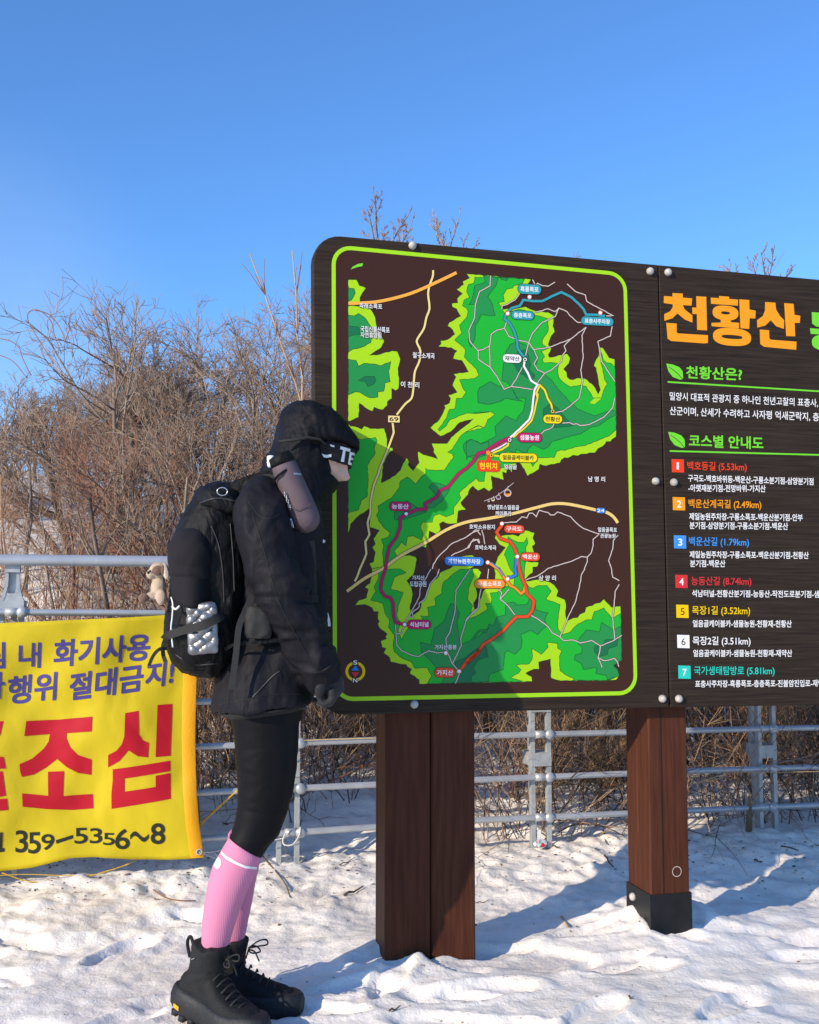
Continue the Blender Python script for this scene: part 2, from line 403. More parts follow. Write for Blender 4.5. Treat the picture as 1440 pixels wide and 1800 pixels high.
sign = thing('information_sign', POSTP, 'big dark brown wooden trail map board on two brown posts', 'sign')
def rounded(c, radii, n=7):
    """polygon in board coordinates with some corners rounded"""
    out = []; m = len(c)
    for i in range(m):
        p = Vector(c[i]); a = Vector(c[i - 1]); b = Vector(c[(i + 1) % m]); r = radii[i]
        if r <= 0: out.append(p); continue
        d1 = (a - p).normalized(); d2 = (b - p).normalized(); s_, e_ = p + d1 * r, p + d2 * r
        for k in range(n + 1):
            t = k / n; out.append(s_ * (1 - t) ** 2 * 1 + p * 2 * t * (1 - t) + e_ * t * t if False else p + d1 * r * (1 - math.sin(t * math.pi / 2)) + d2 * r * (1 - math.cos(t * math.pi / 2)))
    return out
def board(name, px, radii, th=.045, bev=.004):
    c = [BD.uv(*p) for p in px]; o2 = rounded(c, radii); ctr = sum(o2, Vector((0, 0))) / len(o2)
    # inset ring gives a small rounded-over edge
    n = len(o2); mb = MB(); rings = []
    def ins(d):
        r = []
        for i in range(n):
            a, p, b = o2[i - 1], o2[i], o2[(i + 1) % n]; t1 = (p - a).normalized(); t2 = (b - p).normalized()
            k = Vector((-(t1 + t2).y, (t1 + t2).x)); k.normalize()
            if k.dot(ctr - p) < 0: k = -k
            r.append(p + k * d)
        return r
    rings.append([BD.w(q.x, q.y, 0) for q in ins(bev)])
    rings.append([BD.w(q.x, q.y, -bev * .35) for q in ins(bev * .3)])
    rings.append([BD.w(q.x, q.y, -bev) for q in o2]); rings.append([BD.w(q.x, q.y, -th) for q in o2])
    return mb.loft(rings).obj(name, [M_wood], sign)
SEAM_T, SEAM_B = (1156.6, 465.4), (1176.8, 1243.6)
def edge_t(x): return 465.4 + .0908 * (x - 1156.6)
def edge_b(x): return 1243.6 - .0165 * (x - 1176.8)
map_panel = board('map_panel', [(550, edge_t(550)), SEAM_T, SEAM_B, (555, edge_b(555) + 4)], [.088, 0, 0, .088])
text_panel = board('text_panel', [(1158.2, edge_t(1158.2)), (2000, edge_t(2000)), (2000, edge_b(2000)), (1178.4, edge_b(1178.4))], [0, .09, .09, 0])

# ---- map panel: film, border, map
BQ = [(583, 429.5), (1101.5, 479.5), (1121, 1221.5), (585.5, 1233)]
c = [BD.uv(*p) for p in BQ]; ro = rounded(c, [.062] * 4)
cen = sum(ro, Vector((0, 0))) / len(ro)
def inset(poly, d):
    out = []; n = len(poly)
    for i in range(n):
        a, p, b = poly[i - 1], poly[i], poly[(i + 1) % n]; t = ((p - a).normalized() + (b - p).normalized()); k = Vector((-t.y, t.x)).normalized()
        if k.dot(cen - p) < 0: k = -k
        out.append(p + k * d)
    return out
ri = inset(ro, .0125)
build('print_field', [BD.w(q.x, q.y, .0001) for q in inset(ro, .004)], [tuple(range(len(ro)))][::1], [M_film], map_panel)
o_ = [BD.w(q.x, q.y, .0003) for q in ro]; i_ = [BD.w(q.x, q.y, .0003) for q in ri]; n_ = len(ro)
build('border_line', o_ + i_, [(k, (k + 1) % n_, n_ + (k + 1) % n_, n_ + k) for k in range(n_)], [PR['neon']], map_panel)

mp = Print(BD)
LIME = []
LIME.append(T(1, 252, 440, 320, 440, 345, 490, 400, 510, 375, 545, 350, 590, 350, 625, 252, 632))
LIME.append(T(1, 252, 660, 390, 668, 440, 690, 480, 760, 490, 830, 500, 880, 530, 905, 555, 960, 530, 1010, 470, 1050, 430, 1078, 520, 1070, 620, 1040, 665, 1045, 690, 1110, 670, 1190, 680, 1290, 675, 1360, 650, 1375, 618, 1355, 618, 1440)
            + T(3, 620, 0, 580, 30, 580, 60, 545, 95, 520, 95, 470, 75, 455, 110, 420, 95, 345, 42, 338, 160, 270, 192, 250, 192))
MAIN = (T(3, 250, 215, 270, 235, 330, 245, 365, 262, 385, 235, 440, 257, 555, 255, 580, 350, 578, 410, 625, 420, 628, 440, 600, 455, 545, 560, 530, 715, 650, 650, 690, 610, 705, 575, 728, 530, 745, 505, 765, 540, 755, 560, 800, 612, 850, 545, 838, 450, 880, 475, 935, 490, 1005, 512, 970, 455, 975, 430, 955, 380, 1085, 382, 1120, 330, 1250, 225, 1310, 172, 1190, 205, 1110, 285, 1030, 320, 945, 250, 1020, 180, 1070, 80, 1060, 60, 1105, 40, 1115, 0)
        + T(1, 1095, 1415, 1170, 1390, 1130, 1330, 1160, 1260, 1140, 1235, 1265, 1218, 1210, 1120, 1135, 1105, 1150, 1060, 1170, 1040, 1120, 1012, 1012, 1005, 1035, 980, 1030, 955, 1090, 945, 1150, 900, 1130, 860, 1090, 830, 1105, 800, 1200, 748, 1165, 685, 1130, 670, 1125, 640, 1175, 635, 1170, 600, 1215, 558, 1165, 522, 1225, 480, 1215, 455, 1275, 425, 1250, 390)
        + T(2, 130, 400, 545, 437, 510, 490, 440, 500, 455, 560, 420, 600, 370, 640, 335, 655, 300, 655, 300, 690, 440, 680, 500, 668, 570, 700, 690, 715, 740, 745, 735, 775, 730, 830, 745, 880, 715, 915, 700, 955, 690, 990, 715, 1010, 710, 1040, 690, 1075, 700, 1095, 800, 1075, 850, 1065, 875, 1100, 865, 1145, 820, 1195, 845, 1220, 850, 1260, 870, 1280, 900, 1285, 935, 1270, 1000, 1275, 1060, 1320, 1085, 1350, 1112, 1405, 1130, 1370, 1110, 1270, 1095, 1185, 1075, 1165, 1085, 1135, 1115, 1085, 1120, 1010, 1150, 1015, 1180, 1060, 1205, 1100, 1250, 1110)
        + T(4, 1262, 0, 1265, 265, 1262, 325, 1230, 345, 1215, 365, 1180, 365, 1170, 385, 1150, 405, 1110, 425, 1085, 460, 1040, 460, 1010, 470, 970, 470, 940, 485, 900, 480, 855, 505, 830, 500, 800, 520, 790, 545, 670, 570, 620, 555, 610, 600, 515, 655, 490, 600, 460, 555, 440, 540, 410, 555, 390, 600, 380, 625, 365, 600, 345, 600, 335, 632, 305, 620, 315, 690, 210, 655, 220, 760, 190, 785, 150, 755, 100, 780, 55, 740, 20, 780, 15, 810)
        + T(3, 1245, 830, 1200, 880, 1210, 905, 1245, 940, 1180, 950, 1170, 1055, 1100, 1060, 1050, 1040, 1020, 1060, 1030, 1110, 1000, 1150, 935, 1120, 930, 1180, 905, 1262, 870, 1248, 690, 1340, 560, 1420, 450, 1440, 430, 1395, 465, 1380, 480, 1300, 455, 1260, 480, 1230, 465, 1185, 515, 1115, 435, 1090, 428, 935, 420, 935, 330, 1000, 270, 1060, 250, 1165))
LIME.append(MAIN)
LOW = (T(3, 450, 1436, 560, 1416, 690, 1330, 770, 1325, 820, 1340, 830, 1360, 815, 1440) + T(5, 800, 50, 745, 100, 780, 150, 795, 215, 770, 330, 785, 370, 778, 405, 850, 355, 870, 300, 860, 280, 910, 220, 935, 150, 960, 100, 1000, 80, 1030, 30, 1100, 0)
       + T(3, 1120, 1430, 1150, 1390, 1200, 1335, 1300, 1325, 1330, 1350, 1355, 1400) + T(6, 20, 0, 100, 0, 125, 30, 110, 70, 80, 100, 80, 160, 90, 200, 85, 250, 60, 290, 70, 340, 105, 330, 105, 280, 130, 230, 140, 190, 160, 170, 240, 165, 245, 40, 235, 0)
       + T(4, 265, 1340, 330, 1260, 280, 1235, 240, 1180, 250, 1150, 300, 1160, 390, 1150, 440, 1165, 470, 1120, 500, 1115, 575, 1135, 560, 1180, 580, 1230, 555, 1250, 580, 1330, 520, 1380, 610, 1385, 600, 1420, 560, 1425)
       + T(6, 560, 30, 530, 50, 490, 95, 510, 105, 620, 90, 700, 110, 740, 135, 775, 185, 760, 230, 830, 260, 840, 300, 838, 400, 850, 440, 870, 430, 900, 415, 940, 410, 955, 385, 1000, 365, 1010, 325, 1065, 310, 1080, 295, 1130, 285, 1160, 255, 1225, 325, 1300, 315, 1305, 380, 1312, 770, 1290, 775, 1240, 815, 1275, 850, 1290, 900, 1265, 935, 1190, 942, 800, 944, 715, 920, 710, 760, 650, 775, 610, 785, 615, 845, 570, 845, 500, 880, 550, 910, 555, 950)
       + T(5, 850, 970, 850, 935, 770, 880, 785, 845, 750, 825, 740, 805, 680, 800, 610, 785, 600, 745, 550, 710, 560, 690, 570, 670, 535, 660, 525, 610, 575, 590, 565, 570, 580, 550, 510, 490, 500, 460, 515, 445, 500, 420, 505, 360, 465, 360, 455, 330, 395, 300, 310, 308, 340, 265, 405, 245, 420, 170, 390, 155, 435, 120, 450, 60))
LIME.append(LOW)
GREEN = [
 T(3, 300, 330, 370, 350, 480, 330, 495, 360, 470, 420, 480, 460, 410, 570, 420, 690, 410, 830, 360, 865, 340, 940, 252, 965, 252, 350),
 T(1, 1385, 405, 1400, 420, 1320, 418, 1310, 470, 1265, 480, 1250, 540, 1275, 590, 1230, 610, 1215, 660, 1250, 680, 1262, 710, 1250, 760, 1190, 825, 1210, 890, 1150, 950, 1200, 990, 1240, 1030, 1230, 1090, 1255, 1120, 1330, 1190, 1355, 1245, 1310, 1275, 1190, 1285, 1215, 1350, 1245, 1390, 1215, 1438)
 + T(3, 1165, 0, 1150, 90, 1105, 95, 1080, 170, 1010, 262, 1022, 276, 1080, 230, 1110, 180, 1250, 125, 1320, 130, 1440, 118)
 + T(4, 60, 120, 200, 112, 242, 135, 180, 180, 150, 250, 110, 232, 40, 260, 0, 285)
 + T(3, 1390, 250, 1345, 230, 1250, 280, 1190, 330, 1130, 430, 1090, 455, 1130, 470, 1140, 500, 1100, 550, 1060, 610, 920, 605, 905, 590, 905, 640, 860, 670, 820, 725, 790, 695, 750, 665, 690, 700, 685, 750, 650, 800, 620, 840, 580, 860, 500, 910, 510, 950, 490, 990, 510, 1040, 560, 1100, 605, 1140, 590, 1170, 530, 1190, 550, 1240, 540, 1300, 550, 1412, 668, 1350, 640, 1290, 700, 1215, 740, 1245, 750, 1165, 800, 1160, 870, 1195, 885, 1150, 860, 1080, 880, 1045, 960, 1045, 975, 990, 1020, 975, 1075, 1000, 1140, 975, 1140, 920, 1200, 840, 1185, 800, 1260, 730, 1330, 675, 1350, 700, 1400, 700)
 + T(4, 150, 700, 160, 610, 270, 600, 410, 545, 540, 540, 560, 575, 600, 500, 740, 500, 760, 450, 800, 435, 830, 440, 920, 410, 1000, 400, 1120, 350, 1200, 320, 1264, 265, 1262, 0)
 + T(2, 1252, 1175, 1220, 1145, 1180, 1140, 1155, 1115, 1140, 1050, 1135, 1140, 1160, 1240, 1165, 1280, 1190, 1320, 1160, 1370, 1140, 1438, 1066, 1438, 1060, 1420, 1010, 1340, 960, 1330, 880, 1345, 810, 1300, 780, 1265, 770, 1220, 780, 1150, 735, 1140, 650, 1140, 640, 1110, 660, 1090, 630, 1045, 690, 1020, 640, 985, 640, 950, 690, 870, 685, 790, 690, 770, 580, 740, 560, 712, 440, 690, 320, 722, 270, 635, 320, 625, 310, 570, 340, 520, 390, 510, 400, 490, 470, 475, 490, 436),
 T(5, 505, 5, 505, 80, 470, 150, 485, 190, 440, 262, 540, 290, 560, 370, 600, 440, 590, 490, 640, 560, 630, 640, 640, 700, 700, 750, 790, 790, 815, 840, 920, 835, 955, 905, 920, 967)
 + T(6, 480, 950, 370, 920, 440, 880, 460, 850, 420, 810, 530, 800, 555, 760, 555, 670, 630, 720, 690, 660, 680, 620, 770, 630, 770, 670, 805, 690, 785, 740, 790, 860, 850, 900, 905, 925, 905, 942, 1185, 940, 1290, 905, 1275, 850, 1240, 815, 1311, 770, 1304, 375, 1230, 420, 1160, 330, 1080, 360, 1060, 430, 1010, 430, 940, 465, 880, 530, 810, 555, 770, 500, 770, 440, 790, 300, 670, 255, 715, 185, 680, 140, 610, 140, 560, 165, 525, 150, 490, 100)
 + T(4, 490, 1440, 510, 1330, 500, 1260, 520, 1220, 510, 1175, 490, 1215, 435, 1215, 400, 1200, 350, 1165, 360, 1240, 320, 1320, 350, 1390)
 + T(6, 370, 0, 410, 60, 400, 140, 330, 150, 290, 185, 250, 200, 200, 205, 215, 250, 210, 290, 160, 290, 180, 340, 100, 390, 30, 420)
 + T(5, 1270, 418, 1300, 310, 1260, 260, 1265, 170, 1310, 60, 1300, 2, 1190, 6, 1130, 50, 1050, 120, 1040, 210, 980, 250, 990, 310, 920, 325, 930, 400, 860, 395, 890, 440, 770, 480, 700, 595, 670, 520, 690, 470, 660, 390, 680, 290, 715, 200, 610, 170, 640, 70, 740, 30, 690, 0)]
MID = [
 T(1, 252, 510, 300, 515, 310, 550, 280, 610, 252, 622), T(1, 252, 740, 300, 745, 340, 725, 390, 760, 440, 830, 455, 900, 440, 970, 390, 1000, 330, 1020, 290, 1025, 252, 1050),
 T(1, 252, 1110, 315, 1120, 335, 1170, 385, 1145, 470, 1150, 520, 1165, 610, 1130, 590, 1215, 605, 1300, 560, 1310, 550, 1380, 500, 1385, 500, 1430, 430, 1435, 350, 1390, 310, 1385, 252, 1410),
 T(2, 150, 402, 270, 425, 255, 480, 180, 585, 215, 640, 245, 740, 200, 745, 130, 730, 75, 830, 70, 940, 40, 1010, 15, 960, 20, 870, 65, 800, 80, 650, 20, 650, 50, 600, 70, 490, 160, 460),
 T(2, 275, 420, 350, 430, 340, 445, 300, 440),
 T(2, 330, 1060, 365, 990, 430, 965, 490, 985, 525, 1010, 570, 1050, 600, 1110, 580, 1180, 660, 1240, 720, 1290, 780, 1370, 840, 1430) + T(4, 860, 20, 940, 90, 1080, 150, 1160, 120, 1230, 100, 1262, 110, 1262, 140, 1200, 170, 1160, 200, 1120, 230, 1060, 240, 960, 300, 840, 330, 780, 350, 720, 365, 690, 410, 650, 430, 560, 390, 520, 430, 510, 470, 420, 430, 410, 470, 350, 440, 300, 470, 180, 480, 100, 470, 20, 490, 0, 520, 0, 360, 40, 345, 120, 385, 190, 350, 250, 320, 240, 240, 330, 150, 420, 190, 440, 150, 480, 110, 500, 0) + T(2, 430, 1438, 380, 1350, 350, 1310, 300, 1290, 310, 1180),
 T(2, 95, 1390, 110, 1350, 200, 1300, 290, 1340, 320, 1370, 380, 1352, 425, 1440) + T(4, 480, 30, 330, 0, 290, 25, 200, 50, 100, 40),
 T(3, 930, 750, 980, 710, 1080, 740, 1110, 770, 1050, 860, 980, 920, 905, 930, 1000, 830), T(3, 640, 970, 745, 865, 830, 920, 915, 960, 700, 1030, 640, 1020), T(3, 1220, 390, 1290, 345, 1380, 385, 1436, 362, 1438, 470, 1320, 512, 1255, 490, 1230, 450),
 T(5, 860, 620, 950, 640, 980, 500, 1060, 440, 1110, 300, 1150, 290, 1190, 380, 1170, 440, 1195, 640, 1280, 610, 1350, 520, 1440, 500) + T(6, 60, 600, 110, 530, 170, 540, 190, 465, 230, 480, 255, 405, 330, 390, 335, 290, 400, 280, 430, 305, 510, 300, 530, 250, 580, 270, 590, 350, 690, 370, 660, 430, 680, 480, 640, 510, 600, 555, 545, 520, 460, 550, 470, 600, 460, 670, 410, 720, 345, 690, 320, 720, 310, 850, 200, 890, 185, 950) + T(5, 1040, 966, 1060, 920, 990, 830, 950, 780, 870, 700),
 T(6, 950, 590, 1010, 515, 1125, 530, 1140, 450, 1230, 510, 1250, 510, 1305, 480, 1310, 770, 1240, 815, 1275, 850, 1290, 900, 1190, 935, 1180, 900, 1090, 880, 1100, 840, 1080, 830, 990, 850, 970, 800, 910, 765, 920, 725, 970, 710, 975, 660, 940, 630)]
DARK = [T(1, 252, 830, 340, 840, 350, 900, 280, 910, 252, 920), T(1, 335, 1290, 395, 1255, 470, 1255, 485, 1290, 465, 1320, 415, 1340, 395, 1300),
 T(2, 400, 1150, 430, 1050, 495, 1030, 525, 1080, 540, 1150, 530, 1200, 580, 1250, 550, 1290, 500, 1260, 440, 1220), T(4, 650, 130, 650, 90, 720, 40, 790, 100, 810, 140, 900, 230, 830, 240, 740, 250, 740, 200, 650, 190),
 T(6, 0, 740, 60, 690, 110, 660, 165, 655, 185, 740, 100, 770, 60, 830, 80, 880, 40, 910, 40, 958) + T(5, 1150, 962, 1170, 920, 1220, 870, 1170, 840, 1150, 790, 1250, 740),
 T(6, 1085, 650, 1150, 640, 1170, 600, 1280, 590, 1270, 650, 1200, 670, 1190, 720, 1150, 735, 1110, 740, 1080, 700)]
for grp, key, lv in ((LIME, 'lime', 3), (GREEN, 'green', 4), (MID, 'mid', 5), (DARK, 'dark', 6)):
    for i, q in enumerate(grp):
        w_ = wiggle(q, .7, 5, i + lv * 10); mp.poly(w_, key, lv); mp.line(w_, .95 if key != 'lime' else .7, 'line', lv + .6, closed=True)
mp.poly(T(1, 270, 355, 290, 330, 330, 308, 375, 300, 370, 325, 320, 335, 280, 350), 'leaf', 4)
mp.poly(T(4, 1040, 40, 1080, 0, 1140, 0, 1080, 50), 'lime', 5)
mp.obj('contour_map', map_panel)

tr = Print(BD)
PATHS = [
 T(2, 205, 405, 200, 490, 110, 540, 75, 650, 70, 760, 20, 870, 30, 960, 100, 1040, 100, 1110, 200, 1180, 260, 1260, 320, 1365, 380, 1340, 560, 1365), T(2, 100, 1035, 140, 1030, 195, 1000, 200, 1180), T(2, 195, 1000, 210, 900, 260, 865, 320, 850, 340, 790),
 T(2, 320, 850, 360, 920, 440, 950, 525, 970, 570, 1030, 700, 1010, 880, 940, 1010, 840), T(2, 525, 970, 560, 890, 640, 800, 750, 750, 780, 680, 850, 710, 870, 740, 940, 800, 970, 800), T(2, 525, 970, 500, 1080), T(2, 570, 1030, 600, 1100, 570, 1150, 600, 1200, 660, 1230, 600, 1310),
 T(2, 660, 1230, 720, 1200, 800, 1130, 810, 1080, 840, 1040, 825, 1000, 880, 940), T(2, 470, 1180, 430, 1260, 380, 1340), T(2, 1010, 840, 975, 910, 985, 1100, 965, 1200, 980, 1300, 950, 1440) + T(4, 870, 70, 810, 110, 745, 122),
 T(2, 850, 475, 920, 540, 1005, 570, 1015, 620, 1080, 660, 1240, 742, 1180, 745), T(2, 1230, 830, 1215, 915, 1110, 960, 1140, 1130, 1200, 1220, 1252, 1300), T(2, 748, 460, 690, 495, 640, 490, 600, 470, 585, 490), T(2, 558, 440, 575, 470, 572, 485), T(2, 450, 555, 410, 610, 340, 650, 300, 660, 300, 690), T(2, 575, 715, 620, 705, 690, 685, 750, 710, 780, 680),
 T(4, 1250, 0, 1235, 80, 1160, 160, 1110, 185, 1040, 220, 960, 230, 930, 215, 900, 220, 870, 205, 810, 210), T(4, 742, 212, 725, 245, 700, 260, 660, 272, 630, 300), T(4, 110, 1110, 60, 1130, 0, 1170), T(4, 85, 1105, 120, 1155), T(4, 130, 1110, 145, 1160, 155, 1230), T(4, 10, 1260, 60, 1190, 90, 1195, 110, 1225),
 T(3, 960, 1440, 970, 1400, 1010, 1340, 1060, 1290, 1120, 1230, 1250, 1170, 1340, 1100), T(3, 1120, 1330, 1150, 1310, 1270, 1260, 1290, 1210, 1350, 1190, 1360, 1220), T(5, 950, 0, 900, 90, 860, 160, 850, 240, 780, 370, 730, 450), T(5, 1020, 0, 1000, 60, 940, 130, 910, 220, 900, 255, 850, 290, 850, 320, 790, 370, 800, 410, 775, 402),
 T(4, 320, 1050, 420, 1045, 470, 1000, 510, 1010, 530, 970, 560, 970, 590, 1000, 615, 945, 690, 965, 710, 985, 740, 985, 770, 960, 880, 1000, 920, 1045, 990, 1100, 1120, 1145, 1070, 1190, 1070, 1240, 1050, 1310, 1020, 1340, 1020, 1380, 995, 1440), T(6, 1000, 0, 970, 50, 965, 100, 940, 200, 920, 280, 870, 380, 790, 575),
 T(4, 1020, 1340, 970, 1335, 900, 1370, 690, 1435) + T(6, 600, 60, 550, 75, 500, 95), T(4, 1280, 1155, 1240, 1200, 1235, 1270, 1200, 1370, 1225, 1440) + T(6, 1235, 70, 1290, 100), T(6, 1290, 130, 1255, 190, 1235, 420, 1245, 520, 1250, 600, 1310, 560), T(6, 1250, 600, 1190, 625, 1130, 650, 1125, 700, 1110, 750, 1145, 830),
 T(6, 1110, 750, 1160, 775, 1200, 770, 1250, 755, 1275, 785, 1285, 825), T(6, 1130, 650, 1060, 605, 960, 625, 900, 600, 820, 605, 790, 575, 725, 540, 690, 490, 640, 450, 600, 420, 540, 390), T(6, 410, 390, 350, 310, 285, 255, 298, 200, 260, 170), T(6, 285, 255, 360, 170), T(6, 187, 0, 180, 85), T(6, 125, 170, 110, 240, 100, 330, 50, 370, 0, 440),
 T(5, 1370, 170, 1355, 240, 1355, 320, 1330, 350, 1250, 420, 1200, 590, 1205, 650, 1130, 800), T(5, 1280, 0, 1160, 180, 1150, 370, 1110, 530, 1075, 590, 1085, 700, 1130, 800, 1180, 860), T(5, 1070, 700, 1000, 710, 930, 690, 845, 740, 780, 725, 700, 690, 660, 640, 650, 470), T(5, 660, 547, 700, 545, 725, 480), T(5, 1190, 885, 1155, 965)]
for i, q in enumerate(PATHS):
    w_ = wiggle(q, .45, 5, i, False)
    tr.line(w_, 2.9, 'pathedge', 8); tr.line(w_, 1.55, 'path', 9)
def route(pts, w, key, edge, lv=10, jig=.4):
    q = wiggle(pts, jig, 6, len(pts), False) if jig else pts
    if edge: tr.line(q, w + 1.6, edge, lv)
    tr.line(q, w, key, lv + 1)
oroad = [tuple(v)[:2] for v in spline([(a, b, 0) for a, b in T(1, 252, 640, 350, 637, 530, 620, 780, 555, 1020, 450, 1165, 380)], 5)]
route(oroad, 5.4, 'oroad', None, 9, 0)
yr = T(1, 967, 360, 965, 410, 940, 480, 925, 560, 937, 680, 910, 760, 890, 850, 840, 930, 830, 970, 860, 1040, 850, 1130, 815, 1210, 805, 1290, 800, 1360, 785, 1440) + T(3, 730, 50, 660, 140)
route([tuple(v)[:2] for v in spline([(a, b, 0) for a, b in yr], 3)], 3.4, 'yroad', 'pathedge', 8, .25)
route(T(3, 625, 205, 635, 290, 610, 360, 570, 470, 530, 560, 510, 620, 465, 740, 440, 860, 440, 960, 415, 1050, 430, 1150, 395, 1210, 405, 1310, 350, 1440) + T(5, 325, 70, 305, 105), 3.4, 'yroad', 'pathedge', 8, .4)
hw = T(5, 240, 190, 390, 80, 540, 0) + T(3, 700, 1325, 900, 1220, 1080, 1110, 1250, 1045, 1440, 1013) + T(4, 400, 972, 600, 920, 720, 892, 830, 890, 950, 910, 1090, 942, 1180, 962, 1240, 1000, 1278, 1052)
route([tuple(v)[:2] for v in spline([(a, b, 0) for a, b in hw], 4)], 5.2, 'highway', 'pathedge', 9, 0)
route(T(4, 380, 325, 280, 370, 200, 420, 150, 455, 100, 465, 60, 530, 0, 590) + T(3, 1180, 640, 1090, 750, 1030, 775, 1000, 830, 900, 890, 905, 935, 830, 940, 740, 980, 690, 1010, 690, 1090, 660, 1170, 600, 1250, 580, 1330, 565, 1440) + T(5, 535, 90, 525, 180, 560, 230, 610, 245, 630, 290, 635, 400, 650, 450, 715, 467), 4.6, 'magenta', 'pathedge', 11)
route(T(4, 365, 355, 320, 385, 280, 400, 225, 440, 200, 450), 3.2, 'magenta', None, 11)
route(T(2, 1170, 745, 1080, 735, 1010, 735, 990, 690, 950, 645, 890, 590, 800, 545, 720, 580, 640, 620, 560, 620, 480, 610, 450, 660, 380, 680, 340, 720, 320, 770, 360, 800, 400, 870, 425, 950, 430, 1010, 460, 1060, 490, 1090), 4., 'teal', 'pathedge', 11)
route(T(2, 490, 1130, 485, 1170, 520, 1230, 545, 1290, 600, 1325, 575, 1370, 565, 1440) + T(4, 555, 100, 530, 180, 450, 260, 370, 330), 3.6, 'white', 'pathedge', 11)
route(T(2, 600, 1435, 590, 1400, 620, 1330, 660, 1370, 685, 1440) + T(4, 715, 50, 725, 90), 3.4, 'yellow', 'pathedge', 11)
route(T(2, 602, 1400, 600, 1440) + T(4, 575, 110, 550, 190, 472, 268, 395, 330), 3., 'yellow', None, 12)
route(T(4, 355, 375, 350, 400, 300, 432, 230, 460, 215, 480, 280, 490), 3., 'yellow', None, 12)
route(T(4, 340, 378, 280, 415, 210, 450), 2.2, 'white', None, 13)
route(T(4, 190, 1390, 270, 1440) + T(6, 330, 90, 370, 140, 410, 160, 460, 210, 485, 190, 495, 140), 4.4, 'orange', 'pathedge', 11)
route(T(4, 420, 1350, 412, 1440) + T(6, 420, 50, 380, 70, 340, 70), 4.2, 'blue', 'pathedge', 12); route(T(4, 210, 1385, 275, 1438) + T(6, 310, 60), 2.2, 'blue', None, 12)
route(T(4, 300, 1075, 255, 1130, 290, 1185, 370, 1210, 410, 1270, 430, 1330, 445, 1440) + T(6, 470, 80, 500, 150, 510, 210, 570, 270, 560, 340, 520, 400, 420, 405, 300, 530, 220, 590, 140, 640, 100, 710, 50, 750, 0, 800) + T(5, 1370, 680, 1260, 770, 1205, 845), 5.2, 'red', 'pathedge', 11)
tr.poly(T(4, 165, 535, 175, 470, 200, 470, 208, 535), 'vivid', 13)
for t, x, y, k2 in ((2, 533, 585, 'white'), (2, 348, 725, 'white'), (2, 1130, 718, 'white'), (4, 300, 1058, 'white'), (4, 430, 1335, 'white'), (4, 180, 1385, 'white'), (3, 740, 975, 'white'), (5, 727, 470, 'white'), (5, 1075, 710, 'white'), (5, 1187, 865, 'white'), (6, 347, 85, 'white')):
    a, b = disp_uv(t, x, y); tr.disc(a, b, 4.1, 'pathedge' if t == 3 or y == 470 else 'red', 14); tr.disc(a, b, 3.1, k2, 15)
for t, x, y, k2 in ((2, 495, 1113, 'white'), (4, 728, 110, 'yellow'), (4, 365, 352, 'white'), (4, 212, 482, 'yellow')):
    a, b = disp_uv(t, x, y); tr.disc(a, b, 4, 'pathedge', 14); tr.disc(a, b, 3.2, k2, 15); tr.disc(a, b, 1.8, 'pathedge', 16)
a, b = disp_uv(4, 185, 460); tr.disc(a, b, 4, 'orange', 15)
tr.obj('trail_lines', map_panel)

pk = 0
def badge(t, x0, y0, x1, y1, fill, ink, s_, edge='pathedge', r=None, h=.56, slope=.04):
    global pk; pn = Print(BD, pk)
    (a, b), (c_, d) = T(t, x0, y0, x1, y1); rr = (d - b) * (.48 if r is None else r)
    pn.rrect(a - .8, b - .8, c_ + .8, d + .8, rr + .5, edge, 17, slope); pn.rrect(a, b, c_, d, rr, fill, 18, slope)
    m_ = (d - b) * (1 - h) / 2; px_ = min(6, (c_ - a) * .11); hs = slope * (c_ - a - 2 * px_) / 2
    pn.text(s_, (a + px_, d - m_ - hs), (c_ - px_, d - m_ + hs), (d - b) * h, ink, 20, .026)
    pk = pn.k; pn.obj('place_badge', map_panel)
for row in ((2, 435, 480, 630, 560, 'teal', 'white', '흑룡폭포'), (2, 380, 705, 570, 775, 'teal', 'white', '층층폭포'), (2, 970, 755, 1240, 825, 'teal', 'white', '표충사주차장'), (2, 308, 1070, 465, 1140, 'white', 'ink', '재약산'),
            (4, 650, 140, 808, 212, 'yellow', 'ink', '천황산'), (4, 430, 293, 635, 370, 'magenta', 'white', '샘물농원'), (4, 278, 465, 597, 538, 'yellow', 'ink', '얼음골케이블카'), (3, 600, 875, 780, 950, 'magenta', 'white', '능동산'), (5, 750, 432, 950, 506, 'magenta', 'white', '석남터널'),
            (4, 320, 1070, 487, 1137, 'red', 'white', '구국도'), (4, 458, 1303, 620, 1372, 'red', 'white', '백운산'), (3, 1065, 1340, 1395, 1412, 'blue', 'white', '제일농원주차장'), (6, 70, 90, 325, 163, 'orange', 'white', '구룡소폭포'), (5, 980, 835, 1155, 915, 'red', 'white', '가지산')):
    badge(*row, slope=.05 if row[0] in (2,) else .02 if row[0] in (3, 4) else 0)
badge(4, 92, 528, 278, 615, 'vivid', 'yellow', '현위치', edge='signred', r=.25, h=.66, slope=.03)
badge(3, 588, 148, 685, 203, 'yroad', 'ink', '69', r=.04, h=.62, slope=.03); badge(4, 1095, 925, 1172, 970, 'blue', 'white', '24', h=.6, slope=.03)
